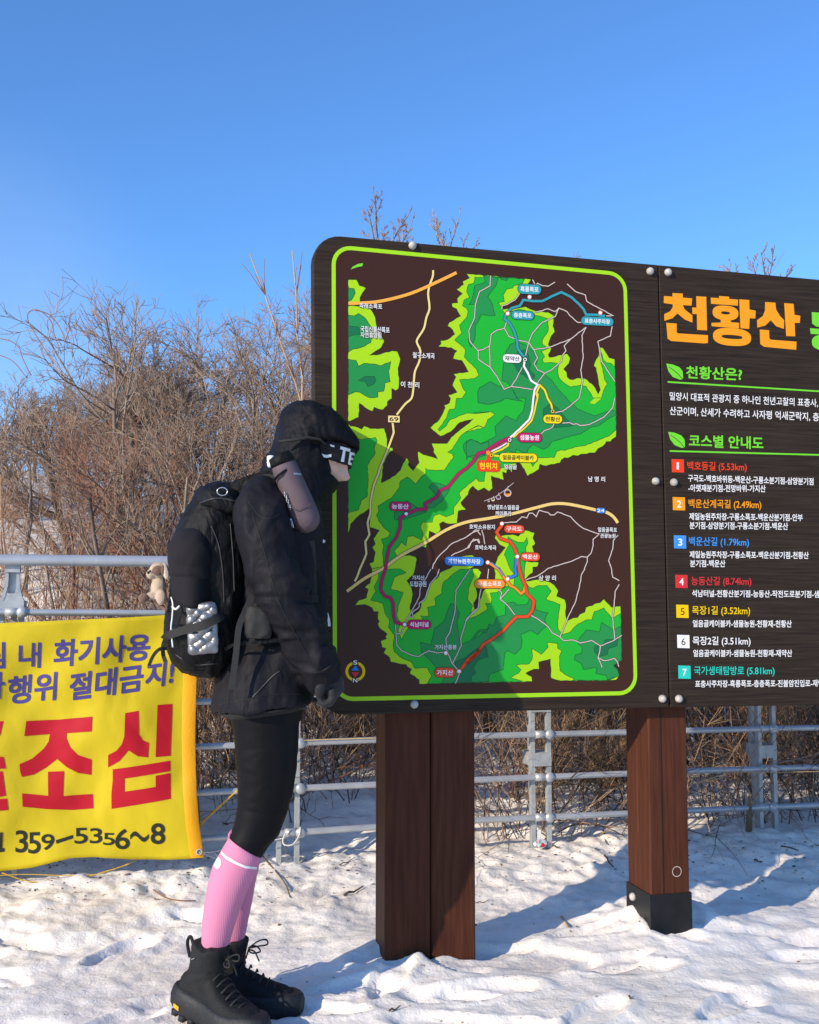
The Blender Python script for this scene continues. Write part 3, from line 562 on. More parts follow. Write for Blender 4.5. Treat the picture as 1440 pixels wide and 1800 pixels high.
for t, x0, y0, x1, y1, s_ in ((1, 345, 640, 538, 685, '파래소폭포'), (1, 355, 835, 600, 885, '국립신불산폭포'), (1, 355, 885, 530, 932, '자연휴양림'), (1, 795, 1055, 980, 1105, '철구소계곡'), (1, 695, 1300, 850, 1350, '이 천 리'), (4, 318, 558, 425, 600, '얼음골'), (4, 1028, 660, 1170, 705, '남 명 리'), (4, 178, 900, 445, 940, '영남알프스얼음골'), (4, 245, 952, 380, 992, '케이블카'), (4, 1110, 1090, 1270, 1130, '얼음골폭포'), (4, 1130, 1142, 1258, 1180, '관광농원'), (4, 25, 1065, 240, 1105, '호박소유원지'), (4, 72, 1240, 252, 1280, '호박소계곡'), (5, 790, 55, 895, 95, '가지산'), (5, 770, 105, 910, 150, '도립공원'), (5, 980, 640, 1165, 680, '가지산중봉'), (6, 610, 55, 755, 100, '삼 양 리')):
    (a, b), (c_, d) = T(t, x0, y0, x1, y1); hs = {1: .05, 4: .02}.get(t, 0) * (c_ - a) / 2; pn = Print(BD, pk)
    pn.text(s_, (a - .3, d + .5 - hs), (c_ + .3, d + .5 + hs), d - b, 'pathedge', 18, .06); pn.text(s_, (a, d - hs), (c_, d + hs), d - b, 'white', 20, .016); pk = pn.k; pn.obj('place_name', map_panel)
# gondola
pn = Print(BD)
q = T(4, 150, 868, 250, 830, 330, 770, 400, 712); pn.line(q, .9, 'path', 14)
for x, y, r_, k_ in ((348, 800, 6.6, 'orange'), (270, 836, 4.4, 'purple'), (225, 855, 3.2, 'yroad'), (188, 868, 1.8, 'path')):
    a, b = disp_uv(4, x, y); pn.ring(a, b, r_, r_ * .78, 'path', 15, 18); pn.disc(a, b + r_ * .1, r_ * .74, k_, 14.5); pn.poly([(a - r_ * .62, b + r_ * .12), (a - r_ * .45, b - r_ * .55), (a + r_ * .45, b - r_ * .55), (a + r_ * .62, b + r_ * .12)], 'ink', 16); pn.line([(a, b - r_), (a + 1, b - r_ - r_ * .9)], .8, 'path', 15)
pn.obj('gondola_picture', map_panel)
cp = Print(BD); a, b = disp_uv(5, 311, 865)
cp.ring(a, b, 17.5, 12.6, 'badgeyellow', 10, 36); cp.poly(T(5, 275, 858, 345, 858, 311, 812), 'blue', 11); cp.poly(T(5, 275, 872, 345, 872, 311, 918), 'signred', 11)
for s_, x0, y0, x1, y1 in (('S', 294, 772, 328, 808), ('N', 292, 922, 328, 958)):
    (a, b), (c_, d) = T(5, x0, y0, x1, y1); cp.rrect(a - 1.5, b - 1, c_ + 1.5, d + 1, .5, 'ink', 12); cp.text(s_, (a, d), (c_, d), d - b, 'white', 14, .03)
cp.obj('compass_rose', map_panel)

# ---- text panel lettering
tp = Print(BD)
for px in (T(7, 348, 318, 425, 322, 425, 352, 495, 358, 490, 412, 425, 408, 440, 440, 497, 485, 497, 538, 440, 515, 385, 470, 350, 505, 288, 525, 287, 475, 330, 455, 350, 425, 350, 402, 283, 392, 285, 340, 348, 345),
           T(7, 525, 342, 600, 346, 606, 596, 532, 592, 530, 475, 497, 473, 495, 425, 527, 427), T(7, 302, 540, 380, 545, 380, 610, 390, 618, 613, 632, 612, 690, 585, 693, 340, 675, 312, 658),
           T(7, 695, 340, 770, 345, 770, 362, 836, 367, 835, 412, 635, 398, 633, 352, 695, 356), T(7, 705, 512, 780, 517, 785, 535, 845, 540, 843, 582, 640, 565, 638, 540, 710, 537),
           T(7, 845, 365, 920, 370, 922, 440, 968, 450, 965, 508, 923, 505, 920, 585, 855, 580), T(7, 1038, 385, 1115, 390, 1120, 440, 1150, 490, 1180, 520, 1178, 585, 1120, 565, 1080, 520, 1040, 560, 980, 575, 978, 520, 1020, 490, 1037, 450),
           T(7, 1180, 393, 1250, 398, 1257, 480, 1300, 487, 1297, 540, 1258, 540, 1262, 640, 1195, 638), T(7, 998, 590, 1068, 595, 1070, 655, 1080, 665, 1272, 680, 1270, 740, 1240, 738, 1030, 718, 1002, 698)):
    tp.poly(px, 'title', 3)
tp.obj('title_lettering', text_panel) if False else None
x, y = disp_uv(7, 743, 466); tp.ring(x, y, 96 / 4.235, 33 / 4.235, 'title', 3.5, 32, .07, 54 / 4.235, 11 / 4.235)
x, y = disp_uv(7, 792, 645); tp.ring(x, y, 142 / 4.235, 78 / 4.235, 'title', 3.5, 36, .07, 66 / 4.235, 15 / 4.235)
for px in (T(7, 1385, 460, 1600, 475, 1600, 515, 1460, 505, 1460, 530, 1600, 540, 1600, 585, 1420, 568, 1388, 545), T(7, 1372, 580, 1640, 598, 1640, 640, 1378, 622)): tp.poly(px, 'leaf', 3)
x, y = disp_uv(7, 1500, 690); tp.ring(x, y, 114 / 4.235, 55 / 4.235, 'leaf', 3.5, 32, .07, 60 / 4.235, 15 / 4.235)
tp.obj('title_lettering', text_panel)
for hi, (dx, dy) in enumerate(((0, 0), (14, 508))):
    tp = Print(BD, 40)
    lf = [(a + dx / 4.235, b + dy / 4.235) for a, b in T(7, 302, 843, 350, 850, 400, 870, 424, 900, 428, 945, 425, 962, 400, 962, 350, 942, 318, 900)]
    tp.poly(lf, 'leaf', 3); tp.line([(a + dx / 4.235, b + dy / 4.235) for a, b in T(7, 322, 868, 360, 895, 395, 925, 425, 962)], 1., 'ink', 4)
    tp.line((T(7, 313, 980, 1900, 1078), T(7, 328, 1494, 1900, 1535))[hi], 2.8, 'leaf', 3)
    bx = ((452, 952, 865, 970), (472, 1462, 1024, 1482))[hi]; tp.text(('천황산은?', '코스별 안내도')[hi], disp_uv(7, *bx[:2]), disp_uv(7, *bx[2:]), 92 / 4.2353, 'leaf', 4, .035)
    tp.obj('heading', text_panel)
tp = Print(BD, 60)
def tt(t, s_, x0, y0, x1, y1, h, key, bold): tp.text(s_, disp_uv(t, x0, y0), disp_uv(t, x1, y1), h / TILE[t][2], key, 4, bold)
tt(7, '밀양시 대표적 관광지 중 하나인 천년고찰의 표충사,', 328, 1118, 1432, 1170, 64, 'white', .012)
tt(7, '산군이며, 산세가 수려하고 사자평 억새군락지, 층층', 328, 1228, 1490, 1278, 66, 'white', .012)
tp.obj('description_text', text_panel)
for k, (x0, y0, key, ink) in enumerate(((290, 25, 'vivid', 'white'), (297, 265, 'title', 'white'), (304, 507, 'skyblue', 'white'), (313, 757, 'signred', 'white'), (319, 946, 'badgeyellow', 'ink'), (325, 1137, 'white', 'ink'), (332, 1331, 'turq', 'white'))):
    tp = Print(BD, 90)
    tp.poly(T(8, x0, y0, x0 + 78, y0 + 2, x0 + 80, y0 + 85, x0 + 2, y0 + 83), key, 3); tt(8, str(k + 1), x0 + (28 if k else 33), y0 + 66, x0 + (54 if k else 46), y0 + 66, 44, ink, .03 if ink == 'white' else .0); tp.obj('number_badge', text_panel)
for s_, x0, y0, x1, y1, key in (('백호등길 (5.53km)', 390, 103, 766, 111, 'vivid'), ('백운산계곡길 (2.49km)', 398, 342, 858, 349, 'title'), ('백운산길 (1.79km)', 400, 581, 780, 587, 'skyblue'), ('능동산길 (8.74km)', 415, 832, 795, 834, 'signred'), ('목장1길 (3.52km)', 420, 1018, 787, 1020, 'badgeyellow'), ('목장2길 (3.51km)', 424, 1211, 790, 1212, 'white'), ('국가생태탐방로 (5.81km)', 433, 1400, 942, 1400, 'turq')):
    tp = Print(BD, 110); tt(8, s_, x0, y0, x1, y1, 64, key, .014); tp.obj('course_title', text_panel)
for s_, x0, y0, x1, y1 in (('구국도-백호바위등-백운산-구룡소분기점-삼양분기점', 395, 168, 1188, 190), ('-아랫재분기점-전망바위-가지산', 397, 230, 885, 235), ('제일농원주차장-구룡소폭포-백운산분기점-안부', 402, 410, 1120, 418), ('분기점-삼양분기점-구룡소분기점-백운산', 405, 467, 1027, 473), ('제일농원주차장-구룡소폭포-백운산분기점-천황산', 405, 651, 1158, 657), ('분기점-백운산', 408, 708, 630, 709), ('석남터널-천황산분기점-능동산-작전도로분기점-샘물', 420, 897, 1262, 903), ('얼음골케이블카-샘물농원-천황재-천황산', 425, 1088, 1050, 1090), ('얼음골케이블카-샘물농원-천황재-재약산', 428, 1276, 1053, 1276), ('표충사주차장-흑룡폭포-층층폭포-진불암진입로-재약산', 440, 1470, 1285, 1465)):
    tp = Print(BD, 130); tt(8, s_, x0, y0, x1, y1, 45, 'white', .022); tp.obj('course_text', text_panel)

# ---- bolts, posts
def bolt(px, py, parent, pl=BD, r=.0125):
    p = pl.at(px, py); n = pl.n; u = pl.u; v = n.cross(u); mb = MB(); rings = []
    for rr, hh in ((1.0, -.003), (1.0, .002), (.97, .006), (.82, .0105), (.5, .014), (.2, .0152)):
        rings.append([p + n * hh + (u * math.cos(a) + v * math.sin(a)) * r * rr for a in [2 * math.pi * k / 20 for k in range(20)]])
    return mb.loft(rings).obj('bolt', [M_bolt], parent, True)
for q in ((725, 432), (1142.5, 477), (1152, 846), (1164, 1228), (728, 1238)): bolt(*q, map_panel)
for q in ((1174, 479), (1184, 848), (1193, 1228)): bolt(*q, text_panel)
def post_box(mb, a_px, b_px, back, depth, zt, zb, m=0, bev=.005):
    """upright timber: front face between two base pixels"""
    a = PT.at(*a_px); b = PT.at(*b_px); w = (b - a).dot(AL); a = Vector((a.x, a.y, 0)) - TOC * back
    ring = []
    for u_, d_ in ((bev, 0), (w - bev, 0), (w, bev), (w, depth - bev), (w - bev, depth), (bev, depth), (0, depth - bev), (0, bev)): ring.append(a + AL * u_ - TOC * d_)
    mb.loft([[p + UZ * zb for p in ring], [p + UZ * zt for p in ring]], m)
post = MB(); post_box(post, (676.5, 1683), (757.6, 1672), 0, .115, 2.0, -.15); pl_ = post.obj('post', [M_post], sign)
post2 = MB(); post_box(post2, (759.2, 1672), (836.5, 1665), 0, .115, 2.0, -.15); post2.obj('plank', [M_post], pl_)
strip = MB(); a = PT.at(676.5, 1683); a = Vector((a.x, a.y, 0)); strip.box(a - TOC * .125 + AL * .075 + UZ * .95, AL * .0745, TOC * .009, UZ * 1.06); strip.obj('back_board', [M_post], pl_)
prt = MB(); post_box(prt, (1144, 1573), (1213, 1566), 0, .084, 2.0, -.1); pr_ = prt.obj('post', [M_post], sign)
prb = MB(); post_box(prb, (1144.4, 1573), (1212.6, 1566), .086, .082, 2.0, -.1); prb.obj('plank', [M_post], pr_)
a = PT.at(1144, 1573); b = PT.at(1213, 1566); wd = (b - a).dot(AL); a = Vector((a.x, a.y, 0)); ztop = PT.at(1144, 1573).z
cpt = a + AL * wd / 2 - TOC * .084; sh = MB()
sh.box(cpt + UZ * (ztop - .1), AL * (wd / 2 + .004), TOC * .088, UZ * .1); sh.obj('steel_shoe', [M_shoe], pr_)
seam = MB(); seam.box(a + AL * .045 + TOC * .0008 + UZ * ((ztop + 1.2) / 2), AL * .0012, TOC * .001, UZ * ((1.2 - ztop) / 2)); seam.obj('seam', [PR['ink']], pr_)
hp = a - AL * .004 - TOC * .045 + UZ * (ztop - .035)
side = Plane(hp, -AL, TOC); x, y = 1112, 1574
pb = MB(); n = -AL; u = TOC; rings = [[hp - TOC * .07 + n * hh + (u * math.cos(k * .3142) + UZ * math.sin(k * .3142)) * .013 * rr for k in range(20)] for rr, hh in ((1, -.002), (1, .006), (.8, .012), (.3, .015))]
pb.loft(rings).obj('bolt', [M_bolt], pr_, True)
kn = MB(); kc = PT.at(1190, 1532, .0014); rings = []
mbk = MB(); vs = []; 
for k in range(24):
    a_ = 2 * math.pi * k / 24
    for rr in (.0165, .0145): vs.append(kc + AL * math.cos(a_) * rr + UZ * math.sin(a_) * rr)
mbk.add(vs, [(2 * k, 2 * ((k + 1) % 24), 2 * ((k + 1) % 24) + 1, 2 * k + 1) for k in range(24)]); mbk.obj('ring_mark', [PR['path']], pr_)

# ================================================================== the metal fence
M_alu = mat('painted_aluminium', (.44, .46, .48), .36, var=.10, vscale=14, metal=.35, spec=.5)
M_cast = mat('cast_aluminium', (.40, .42, .42), .5, var=.15, vscale=30, bump=.1, bscale=150, metal=.25)
fence = thing('fence', FENCE.p, 'silver metal railing with seven pipes running behind the board', 'fence')
rails = [[(-330, 981), (0, 984), (290, 987), (1760, 985)], [(-330, 1073), (0, 1076), (290, 1078), (1760, 1062)], [(-330, 1160), (0, 1159), (345, 1156), (1760, 1128)], [(-330, 1242), (0, 1239), (345, 1234), (1760, 1200)],
         [(-330, 1322), (0, 1319), (345, 1313), (833, 1294), (1203, 1284.5), (1440, 1279), (1760, 1270)], [(-330, 1410), (0, 1403), (345, 1394), (833, 1371), (1204, 1355.5), (1440, 1348), (1760, 1337)], [(-330, 1496), (0, 1488), (345, 1475), (834, 1442), (1208, 1425), (1440, 1415), (1760, 1402)]]
def rail_z(i, x):
    r = rails[i]
    for (x0, y0), (x1, y1) in zip(r, r[1:]):
        if x <= x1: return y0 + (y1 - y0) * (x - x0) / (x1 - x0)
    return r[-1][1]
POSTX = [-300, 22, 512, 951, 1345, 1690]
for i, r in enumerate(rails):
    pts = [FENCE.at(a, b) for a, b in r]; mb = MB()
    fine = []
    for a, b in zip(pts, pts[1:]): fine += [a.lerp(b, k / 3) for k in range(3)]
    fine.append(pts[-1]); rad = .0215 if i == 0 else .0128
    mb.tube(fine, rad, 14)
    o = mb.obj('handrail' if i == 0 else 'rail', [M_alu], fence, True)
for px in POSTX:
    top = FENCE.at(px, rail_z(0, px) ); x0, y0 = top.x, top.y; gz = tz(x0, y0) - .12; mb = MB()
    base = Vector((x0, y0, 0)) - TOC * .03
    zt = top.z - .02; z1 = FENCE.at(px, rail_z(1, px)).z
    def prof(z):                                                             # curved back flange
        t = (z - gz) / (zt - gz); return .055 + .055 * math.sin(min(1, t * 1.15) * math.pi) ** 1.2
    zs = [gz + (z1 + .04 - gz) * k / 10 for k in range(11)]
    for sx in (-.036, .036):                                                # two front bars carrying the pipes
        mb.loft([[base + AL * (sx + ex) + TOC * ey + UZ * z for ex, ey in ((-.009, .010), (.009, .010), (.009, -.016), (-.009, -.016))] for z in zs])
    mb.loft([[base + AL * ex - TOC * (prof(z) + ey) + UZ * z for ex, ey in ((-.010, 0), (.010, 0), (.010, .02), (-.010, .02))] for z in zs])
    for z in [z1 - .02 + .035, FENCE.at(px, rail_z(3, px)).z - .05, FENCE.at(px, rail_z(5, px)).z + .07]:    # webs
        mb.box(base - TOC * .04 + UZ * z, AL * .044, TOC * .055, UZ * .028)
    # neck and saddle
    for sx in (-1, 1):
        mb.loft([[base + AL * (sx * w_ + ex) + TOC * ey + UZ * z for ex, ey in ((-.006, .012), (.006, .012), (.006, -.016), (-.006, -.016))] for w_, z in ((.044, z1 + .03), (.030, z1 + .06), (.021, z1 + .10), (.019, zt - .02))])
    mb.box(base + UZ * (z1 + .055), AL * .038, TOC * .010, UZ * .016); mb.box(base + UZ * (zt - .012), AL * .027, TOC * .022, UZ * .014)
    mb.box(base - TOC * .008 + UZ * (z1 + .10), AL * .016, TOC * .004, UZ * .06)
    p_ = mb.obj('fence_post', [M_cast], fence)
    for i in range(1, 7):
        k = FENCE.at(px, rail_z(i, px)); kb = MB(); c_ = k + TOC * .012 + AL * .036
        kb.ball(c_, .021, 0, (AL * .0215, TOC * .014, UZ * .0215)); kb.tube([k - AL * .026 - TOC * .001, k + AL * .026 - TOC * .001], .0162, 12); kb.obj('pipe_knob', [M_alu], p_, True)

# ================================================================== the yellow banner tied to the fence
M_ban = mat('yellow_banner', (.60, .46, .014), .6, bump=.55, bscale=7, spec=.2, stretch=(1, 1, .8))
M_hem = mat('orange_hem', (.80, .36, .006), .6, bump=.15, bscale=120, spec=.3)
pr('banviolet', (.075, .06, .22)); pr('banred', (.46, .010, .022)); pr('banblack', (.028, .030, .022)); PK[:] = list(PR)
BP = Plane(FENCE.p + TOC * .085, TOC, AL)
def folds(u, v):
    """cloth relief: long slack folds pulled from the two right hand corners"""
    p = Vector((u * 3.1, v * 3.1, 0))
    a = .045 * mnoise.noise(Vector((u * 2.2 + v * 1.1, v * 1.6, 3.1))) + .020 * mnoise.noise(Vector((u * 6 - v * 3.5, v * 5 + u * 2, 7.7)))
    d = (u + v * .9) * 9 + 1.6 * mnoise.noise(p); a += .010 * math.sin(d) * max(0, mnoise.noise(Vector((u * 1.7, v * 1.7, 9.))) + .35)
    a += .0045 * abs(mnoise.noise(Vector((u * 11 + v * 7, v * 9 - u * 4, 2.2))))
    return a
def ban(px, py, off=0.):
    u, v = BP.uv(px, py); return BP.w(u, v, folds(u, v) + off)
TOPE = [(-420, 1116), (-200, 1106), (0, 1095.5), (120, 1090), (230, 1085), (345, 1078)]
BOTE = [(-420, 1590), (-200, 1566), (0, 1534), (55, 1527), (90, 1517), (125, 1509), (165, 1507), (235, 1512.5), (300, 1510.5), (338, 1507.5), (357, 1505)]
RGT = [(0, 345), (.25, 345.5), (.5, 343), (.72, 344.5), (.86, 349), (1, 357.5)]
def interp(tab, x):
    for (a, b), (c_, d) in zip(tab, tab[1:]):
        if x <= c_: return b + (d - b) * (x - a) / (c_ - a)
    return tab[-1][1]
NU, NV = 150, 56
vs, fs, mi = [], [], []
for j in range(NV + 1):
    t = j / NV; xr = interp(RGT, t)
    for i in range(NU + 1):
        s_ = i / NU; x = -420 + (xr + 420) * s_; xx = min(357, x); yt = interp(TOPE, min(345, x)); yb = interp(BOTE, xx); vs.append(ban(x, yt + (yb - yt) * t))
for j in range(NV):
    for i in range(NU):
        fs.append((j * (NU + 1) + i, (j + 1) * (NU + 1) + i, (j + 1) * (NU + 1) + i + 1, j * (NU + 1) + i + 1)); mi.append(0)
banner = thing('banner', BP.at(100, 1500), 'yellow cloth fire warning banner with purple and red lettering', 'banner')
cloth = build('cloth', vs, fs, [M_ban], banner, True, mi)
sd = cloth.modifiers.new('t', 'SOLIDIFY'); sd.thickness = .0012; sd.offset = -1
hv, hf = [], []
for j in range(NV + 1):
    t = j / NV; xr = interp(RGT, t); yt = interp(TOPE, 345); yb = interp(BOTE, 357)
    for k, x in enumerate((xr - 23, xr - 22, xr - 11, xr - 1, xr + .6)):
        hv.append(ban(x, yt + (yb - yt) * t + (.35 if t > .99 else 0), (.0002, .0022, .0030, .0024, .0006)[k]))
for j in range(NV):
    for k in range(4): hf.append((j * 5 + k, (j + 1) * 5 + k, (j + 1) * 5 + k + 1, j * 5 + k + 1))
build('hem', hv, hf, [M_hem], banner, True)
class Cloth(Print):
    def __init__(s): s.mb = MB(); s.k = 0
    def flush(s, name):
        me = bpy.data.meshes.new(name); me.from_pydata(s.mb.v, [], s.mb.f); me.polygons.foreach_set('material_index', s.mb.m); bm = bmesh.new(); bm.from_mesh(me)
        for ax in (0, 1):
            lo = min(v.co[ax] for v in bm.verts); hi = max(v.co[ax] for v in bm.verts); k = lo + 7
            while k < hi:
                no = Vector((0, 0, 0)); no[ax] = 1; co = Vector((0, 0, 0)); co[ax] = k
                bmesh.ops.bisect_plane(bm, geom=bm.verts[:] + bm.edges[:] + bm.faces[:], dist=1e-4, plane_co=co, plane_no=no); k += 7
        for v in bm.verts: v.co = ban(v.co.x, v.co.y, .0016 + v.co.z)
        bmesh.ops.recalc_face_normals(bm, faces=bm.faces)
        for f in bm.faces:
            if f.normal.dot(TOC) < 0: f.normal_flip()
        bm.to_mesh(me); bm.free(); used = sorted(set(s.mb.m))
        for p in me.polygons: p.material_index = used.index(p.material_index)
        return mesh_obj(name, me, [PR[PK[k]] for k in used], banner, True)
    def poly(s, px, key, lvl=0):
        tri = tessellate_polygon([[Vector((a, b, 0)) for a, b in px]]); s.mb.add([(a, b, lvl) for a, b in px], [tuple(t) for t in tri], PK.index(key)); return s
    def text(s, body, bl, br, h, key, lvl=0, bold=.02, up=(0, -1)):
        verts, tris = glyphs(body, .006); bl = Vector(bl); br = Vector(br); u = Vector(up); e = bold * h * .7
        for i, (dx, dy) in enumerate(((-e, -e), (e, -e), (-e, e), (e, e))):
            o = Vector((dx, dy)); s.mb.add([(*(bl + (br - bl) * a + u * (b * h) + o), lvl + .00002 * i) for a, b in verts], tris, PK.index(key))
        return s
T9 = lambda *xy: [(xy[i] / 4, 940 + xy[i + 1] / 4) for i in range(0, len(xy), 2)]
T10 = lambda *xy: [(xy[i] / 3.4286, 1200 + xy[i + 1] / 3.4286) for i in range(0, len(xy), 2)]
cl = Cloth()
cl.text('림', (-28, 1176), (7.5, 1174.5), 45, 'banviolet', bold=.025, up=(.03, -1)); cl.flush('warning_lettering'); cl = Cloth(); cl.text('내', (32, 1174), (70, 1174), 44, 'banviolet', bold=.025, up=(.05, -1)); cl.flush('warning_lettering'); cl = Cloth(); cl.text('화기사용', (94, 1172), (262, 1160), 46, 'banviolet', bold=.03, up=(.06, -1))
cl.flush('warning_lettering')
cl = Cloth()
cl.text('사', (-30, 1230), (5, 1228), 46, 'banviolet', bold=.025, up=(.06, -1)); cl.text('행위', (11, 1240), (97, 1231), 49, 'banviolet', bold=.025, up=(.07, -1)); cl.text('절대금', (121, 1232), (249, 1214), 47, 'banviolet', bold=.03, up=(.08, -1)); cl.text('지!', (255, 1210), (303, 1203), 44, 'banviolet', bold=.03, up=(.1, -1))
cl.flush('prohibition_lettering')
cl = Cloth(); k_ = 4.09
def T11(*xy): return [(xy[i] / k_, 1100 + xy[i + 1] / k_) for i in range(0, len(xy), 2)]
for px in (T11(185, 690, 420, 680, 665, 652, 660, 758, 478, 775, 478, 815, 505, 875, 560, 930, 660, 962, 657, 1074, 560, 1060, 480, 1020, 408, 962, 330, 1025, 240, 1075, 155, 1090, 142, 1050, 137, 1000, 230, 960, 310, 890, 345, 840, 355, 785, 172, 797),
           T11(342, 1055, 460, 1048, 452, 1228, 668, 1212, 672, 1315, 520, 1330, 330, 1322, 162, 1303, 158, 1208, 345, 1226)): cl.poly(px, 'banred')
for px in (T10(755, 182, 836, 168, 838, 310, 860, 345, 898, 360, 893, 448, 830, 440, 775, 405, 720, 470, 652, 510, 652, 435, 700, 410, 735, 370, 750, 320), T10(950, 135, 1040, 130, 1028, 440, 938, 446)): cl.poly(px, 'banred')
for px in (T10(680, 520, 1027, 468, 1027, 528, 680, 585), T10(680, 585, 752, 575, 752, 655, 672, 668), T10(938, 555, 1027, 540, 1029, 690, 938, 620), T10(752, 651, 938, 620, 1029, 690, 673, 757, 672, 668)): cl.poly(px, 'banred')
for px in (T11(-70, 690, 20, 690, 0, 790, -70, 800), T11(-120, 940, 25, 945, 42, 1028, -120, 1035), T11(-30, 1050, 18, 1048, 44, 1222, -30, 1232), T11(-170, 1255, 52, 1242, 60, 1325, -170, 1345)): cl.poly(px, 'banred')
cl.flush('red_lettering')
cl = Cloth()
for s_, x0, y0, x1, y1, h in (('3', 108, 1640, 196, 1638, 160), ('5', 200, 1645, 290, 1640, 150), ('9', 296, 1618, 390, 1612, 112), ('5', 536, 1572, 630, 1568, 112), ('3', 646, 1570, 735, 1565, 110), ('5', 742, 1578, 826, 1578, 88)):
    (a, b), (c_, d) = T11(x0, y0, x1, y1); cl.text(s_, (a, b), (c_, d), h / k_, 'banblack', bold=.012)
cl.poly(T11(400, 1545, 524, 1508, 524, 1532, 404, 1570), 'banblack')
(a, b), (c_, d) = T10(695, 1005, 782, 1003); cl.text('6', (a, b), (c_, d), 125 / 3.4286, 'banblack', bold=.012); (a, b), (c_, d) = T10(910, 968, 994, 966); cl.text('8', (a, b), (c_, d), 128 / 3.4286, 'banblack', bold=.02)
wv = [(785 + 14 * k, 930 - 22 * math.sin(k / 8 * 2 * math.pi) - k * 1.5) for k in range(9)]; cl.poly(T10(*[q for p in wv for q in (p[0], p[1] - 14)]) + T10(*[q for p in wv[::-1] for q in (p[0], p[1] + 14)]), 'banblack')
for px in (T11(-40, 1612, 28, 1606, 28, 1632, -40, 1640), T11(-2, 1490, 18, 1489, 12, 1610, -10, 1611)): cl.poly(px, 'banblack')
cl.flush('phone_number')
# eyelet, cords
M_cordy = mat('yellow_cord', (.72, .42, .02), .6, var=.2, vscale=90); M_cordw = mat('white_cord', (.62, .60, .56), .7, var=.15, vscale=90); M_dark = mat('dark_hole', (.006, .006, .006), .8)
ec = ban(349.5, 1495, .0045); mb = MB(); rings = []
for rr, hh in ((.013, -.003), (.012, .001), (.0095, .0022), (.007, .001), (.0065, -.001)): rings.append([ec + TOC * hh + (AL * math.cos(k * .3927) + UZ * math.sin(k * .3927)) * rr for k in range(16)])
mb.loft(rings, cap=False); eye = mb.obj('eyelet', [M_bolt], banner, True)
mb = MB(); mb.loft([[ec - TOC * .0012 + (AL * math.cos(k * .3927) + UZ * math.sin(k * .3927)) * r_ for k in range(16)] for r_ in (.0075, .0001)], cap=False); mb.obj('eyelet_hole', [M_dark], eye)
def cord(pts, r, m, name='tie_cord'):
    mb = MB(); mb.tube(spline(pts, 6), r, 6); return mb.obj(name, [m], banner, True)
f = lambda x, y, o=.03: FENCE.at(x, y) + TOC * o
cord([f(343, 1453, .05), f(365, 1433, .03), f(392, 1408, .03), f(420, 1385, .03), f(470, 1348, .02), f(530, 1301, .015)], .0022, M_cordy); cord([f(343, 1457, .05), f(368, 1432, .03), f(396, 1407, .03), f(424, 1379, .03)], .0018, M_cordy)
cord([f(525, 1301, .018), f(560, 1299.5, .018), f(664, 1296, .018)], .0014, M_cordy)
cord([ec + TOC * .004, f(375, 1493, .04), f(400, 1489, .02), f(440, 1483, .02), f(505, 1470, .02)], .0022, M_cordw); cord([ec + TOC * .004, f(366, 1500, .04), f(384, 1508, .02), f(376, 1497, .02)], .0016, M_cordw)
cord([f(505, 1455, .02), f(496, 1472, .03), f(498, 1481, .04), f(512, 1480, .045), f(524, 1466, .03), f(527, 1452, .02)], .003, M_cordw)
cord([ban(2, 1537, -.004), f(60, 1543, .06), f(130, 1540, .06), f(190, 1524, .06), f(228, 1513, .05)], .0018, M_cordy); cord([ban(-60, 1545, -.004), f(40, 1530, .06), f(120, 1532, .06), f(180, 1528, .06), f(240, 1508, .04)], .0016, M_cordy)

# ================================================================== the hiker
def cloth_mat(name, col, wr=.45, wscale=22, weave=.12, rough=.6, spec=.22, st=(1, 1, .6)):
    """woven cloth: fine weave over soft creases"""
    m = mat(name, col, rough, var=.14, vscale=10, spec=spec); nt = m.node_tree; p = nt.nodes['Principled BSDF']; tc = nt.nodes.new('ShaderNodeTexCoord'); mpn = nt.nodes.new('ShaderNodeMapping'); mpn.inputs['Scale'].default_value = st; nt.links.new(tc.outputs['Object'], mpn.inputs[0]); last = None
    for sc_, st_, ds, dt, dis in ((wscale, wr, .012, 3, 1.6), (wscale * 2.7, wr * .55, .005, 3, .8), (900, weave, .001, 1, 0)):
        n = nt.nodes.new('ShaderNodeTexNoise'); n.inputs['Scale'].default_value = sc_; n.inputs['Detail'].default_value = dt; n.inputs['Distortion'].default_value = dis; nt.links.new(mpn.outputs[0], n.inputs[0])
        h = n.outputs[0]
        if sc_ < 500:                                                       # ridged: creases rather than bumps
            s1 = nt.nodes.new('ShaderNodeMath'); s1.operation = 'SUBTRACT'; s1.inputs[1].default_value = .5; a1 = nt.nodes.new('ShaderNodeMath'); a1.operation = 'ABSOLUTE'; nt.links.new(h, s1.inputs[0]); nt.links.new(s1.outputs[0], a1.inputs[0]); h = a1.outputs[0]
        b = nt.nodes.new('ShaderNodeBump'); b.inputs['Strength'].default_value = st_; b.inputs['Distance'].default_value = ds * (2 if sc_ < 500 else 1); nt.links.new(h, b.inputs['Height'])
        if last: nt.links.new(last, b.inputs['Normal'])
        last = b.outputs[0]
    nt.links.new(last, p.inputs['Normal']); return m
M_jacket = cloth_mat('jacket_cloth', (.0118, .0112, .0142), .34, 10, spec=.11)
M_hood = cloth_mat('hood_cloth', (.0085, .0082, .0106), .34, 13, spec=.11)
M_legging = cloth_mat('black_leggings', (.0032, .0032, .0046), .05, 6, .15, .6, .16)
M_skin = mat('skin', (.66, .40, .28), .5, var=.06, vscale=40, bump=.04, bscale=300)
M_boot = mat('boot_fabric', (.010, .0105, .0115), .72, var=.3, vscale=18, bump=.35, bscale=260, spec=.3)
M_sole = mat('boot_rubber', (.014, .015, .017), .6, var=.2, vscale=25, bump=.2, bscale=120, spec=.4)
M_pack = cloth_mat('pack_fabric', (.0042, .0041, .0044), .45, 14, .3, .62, .2)
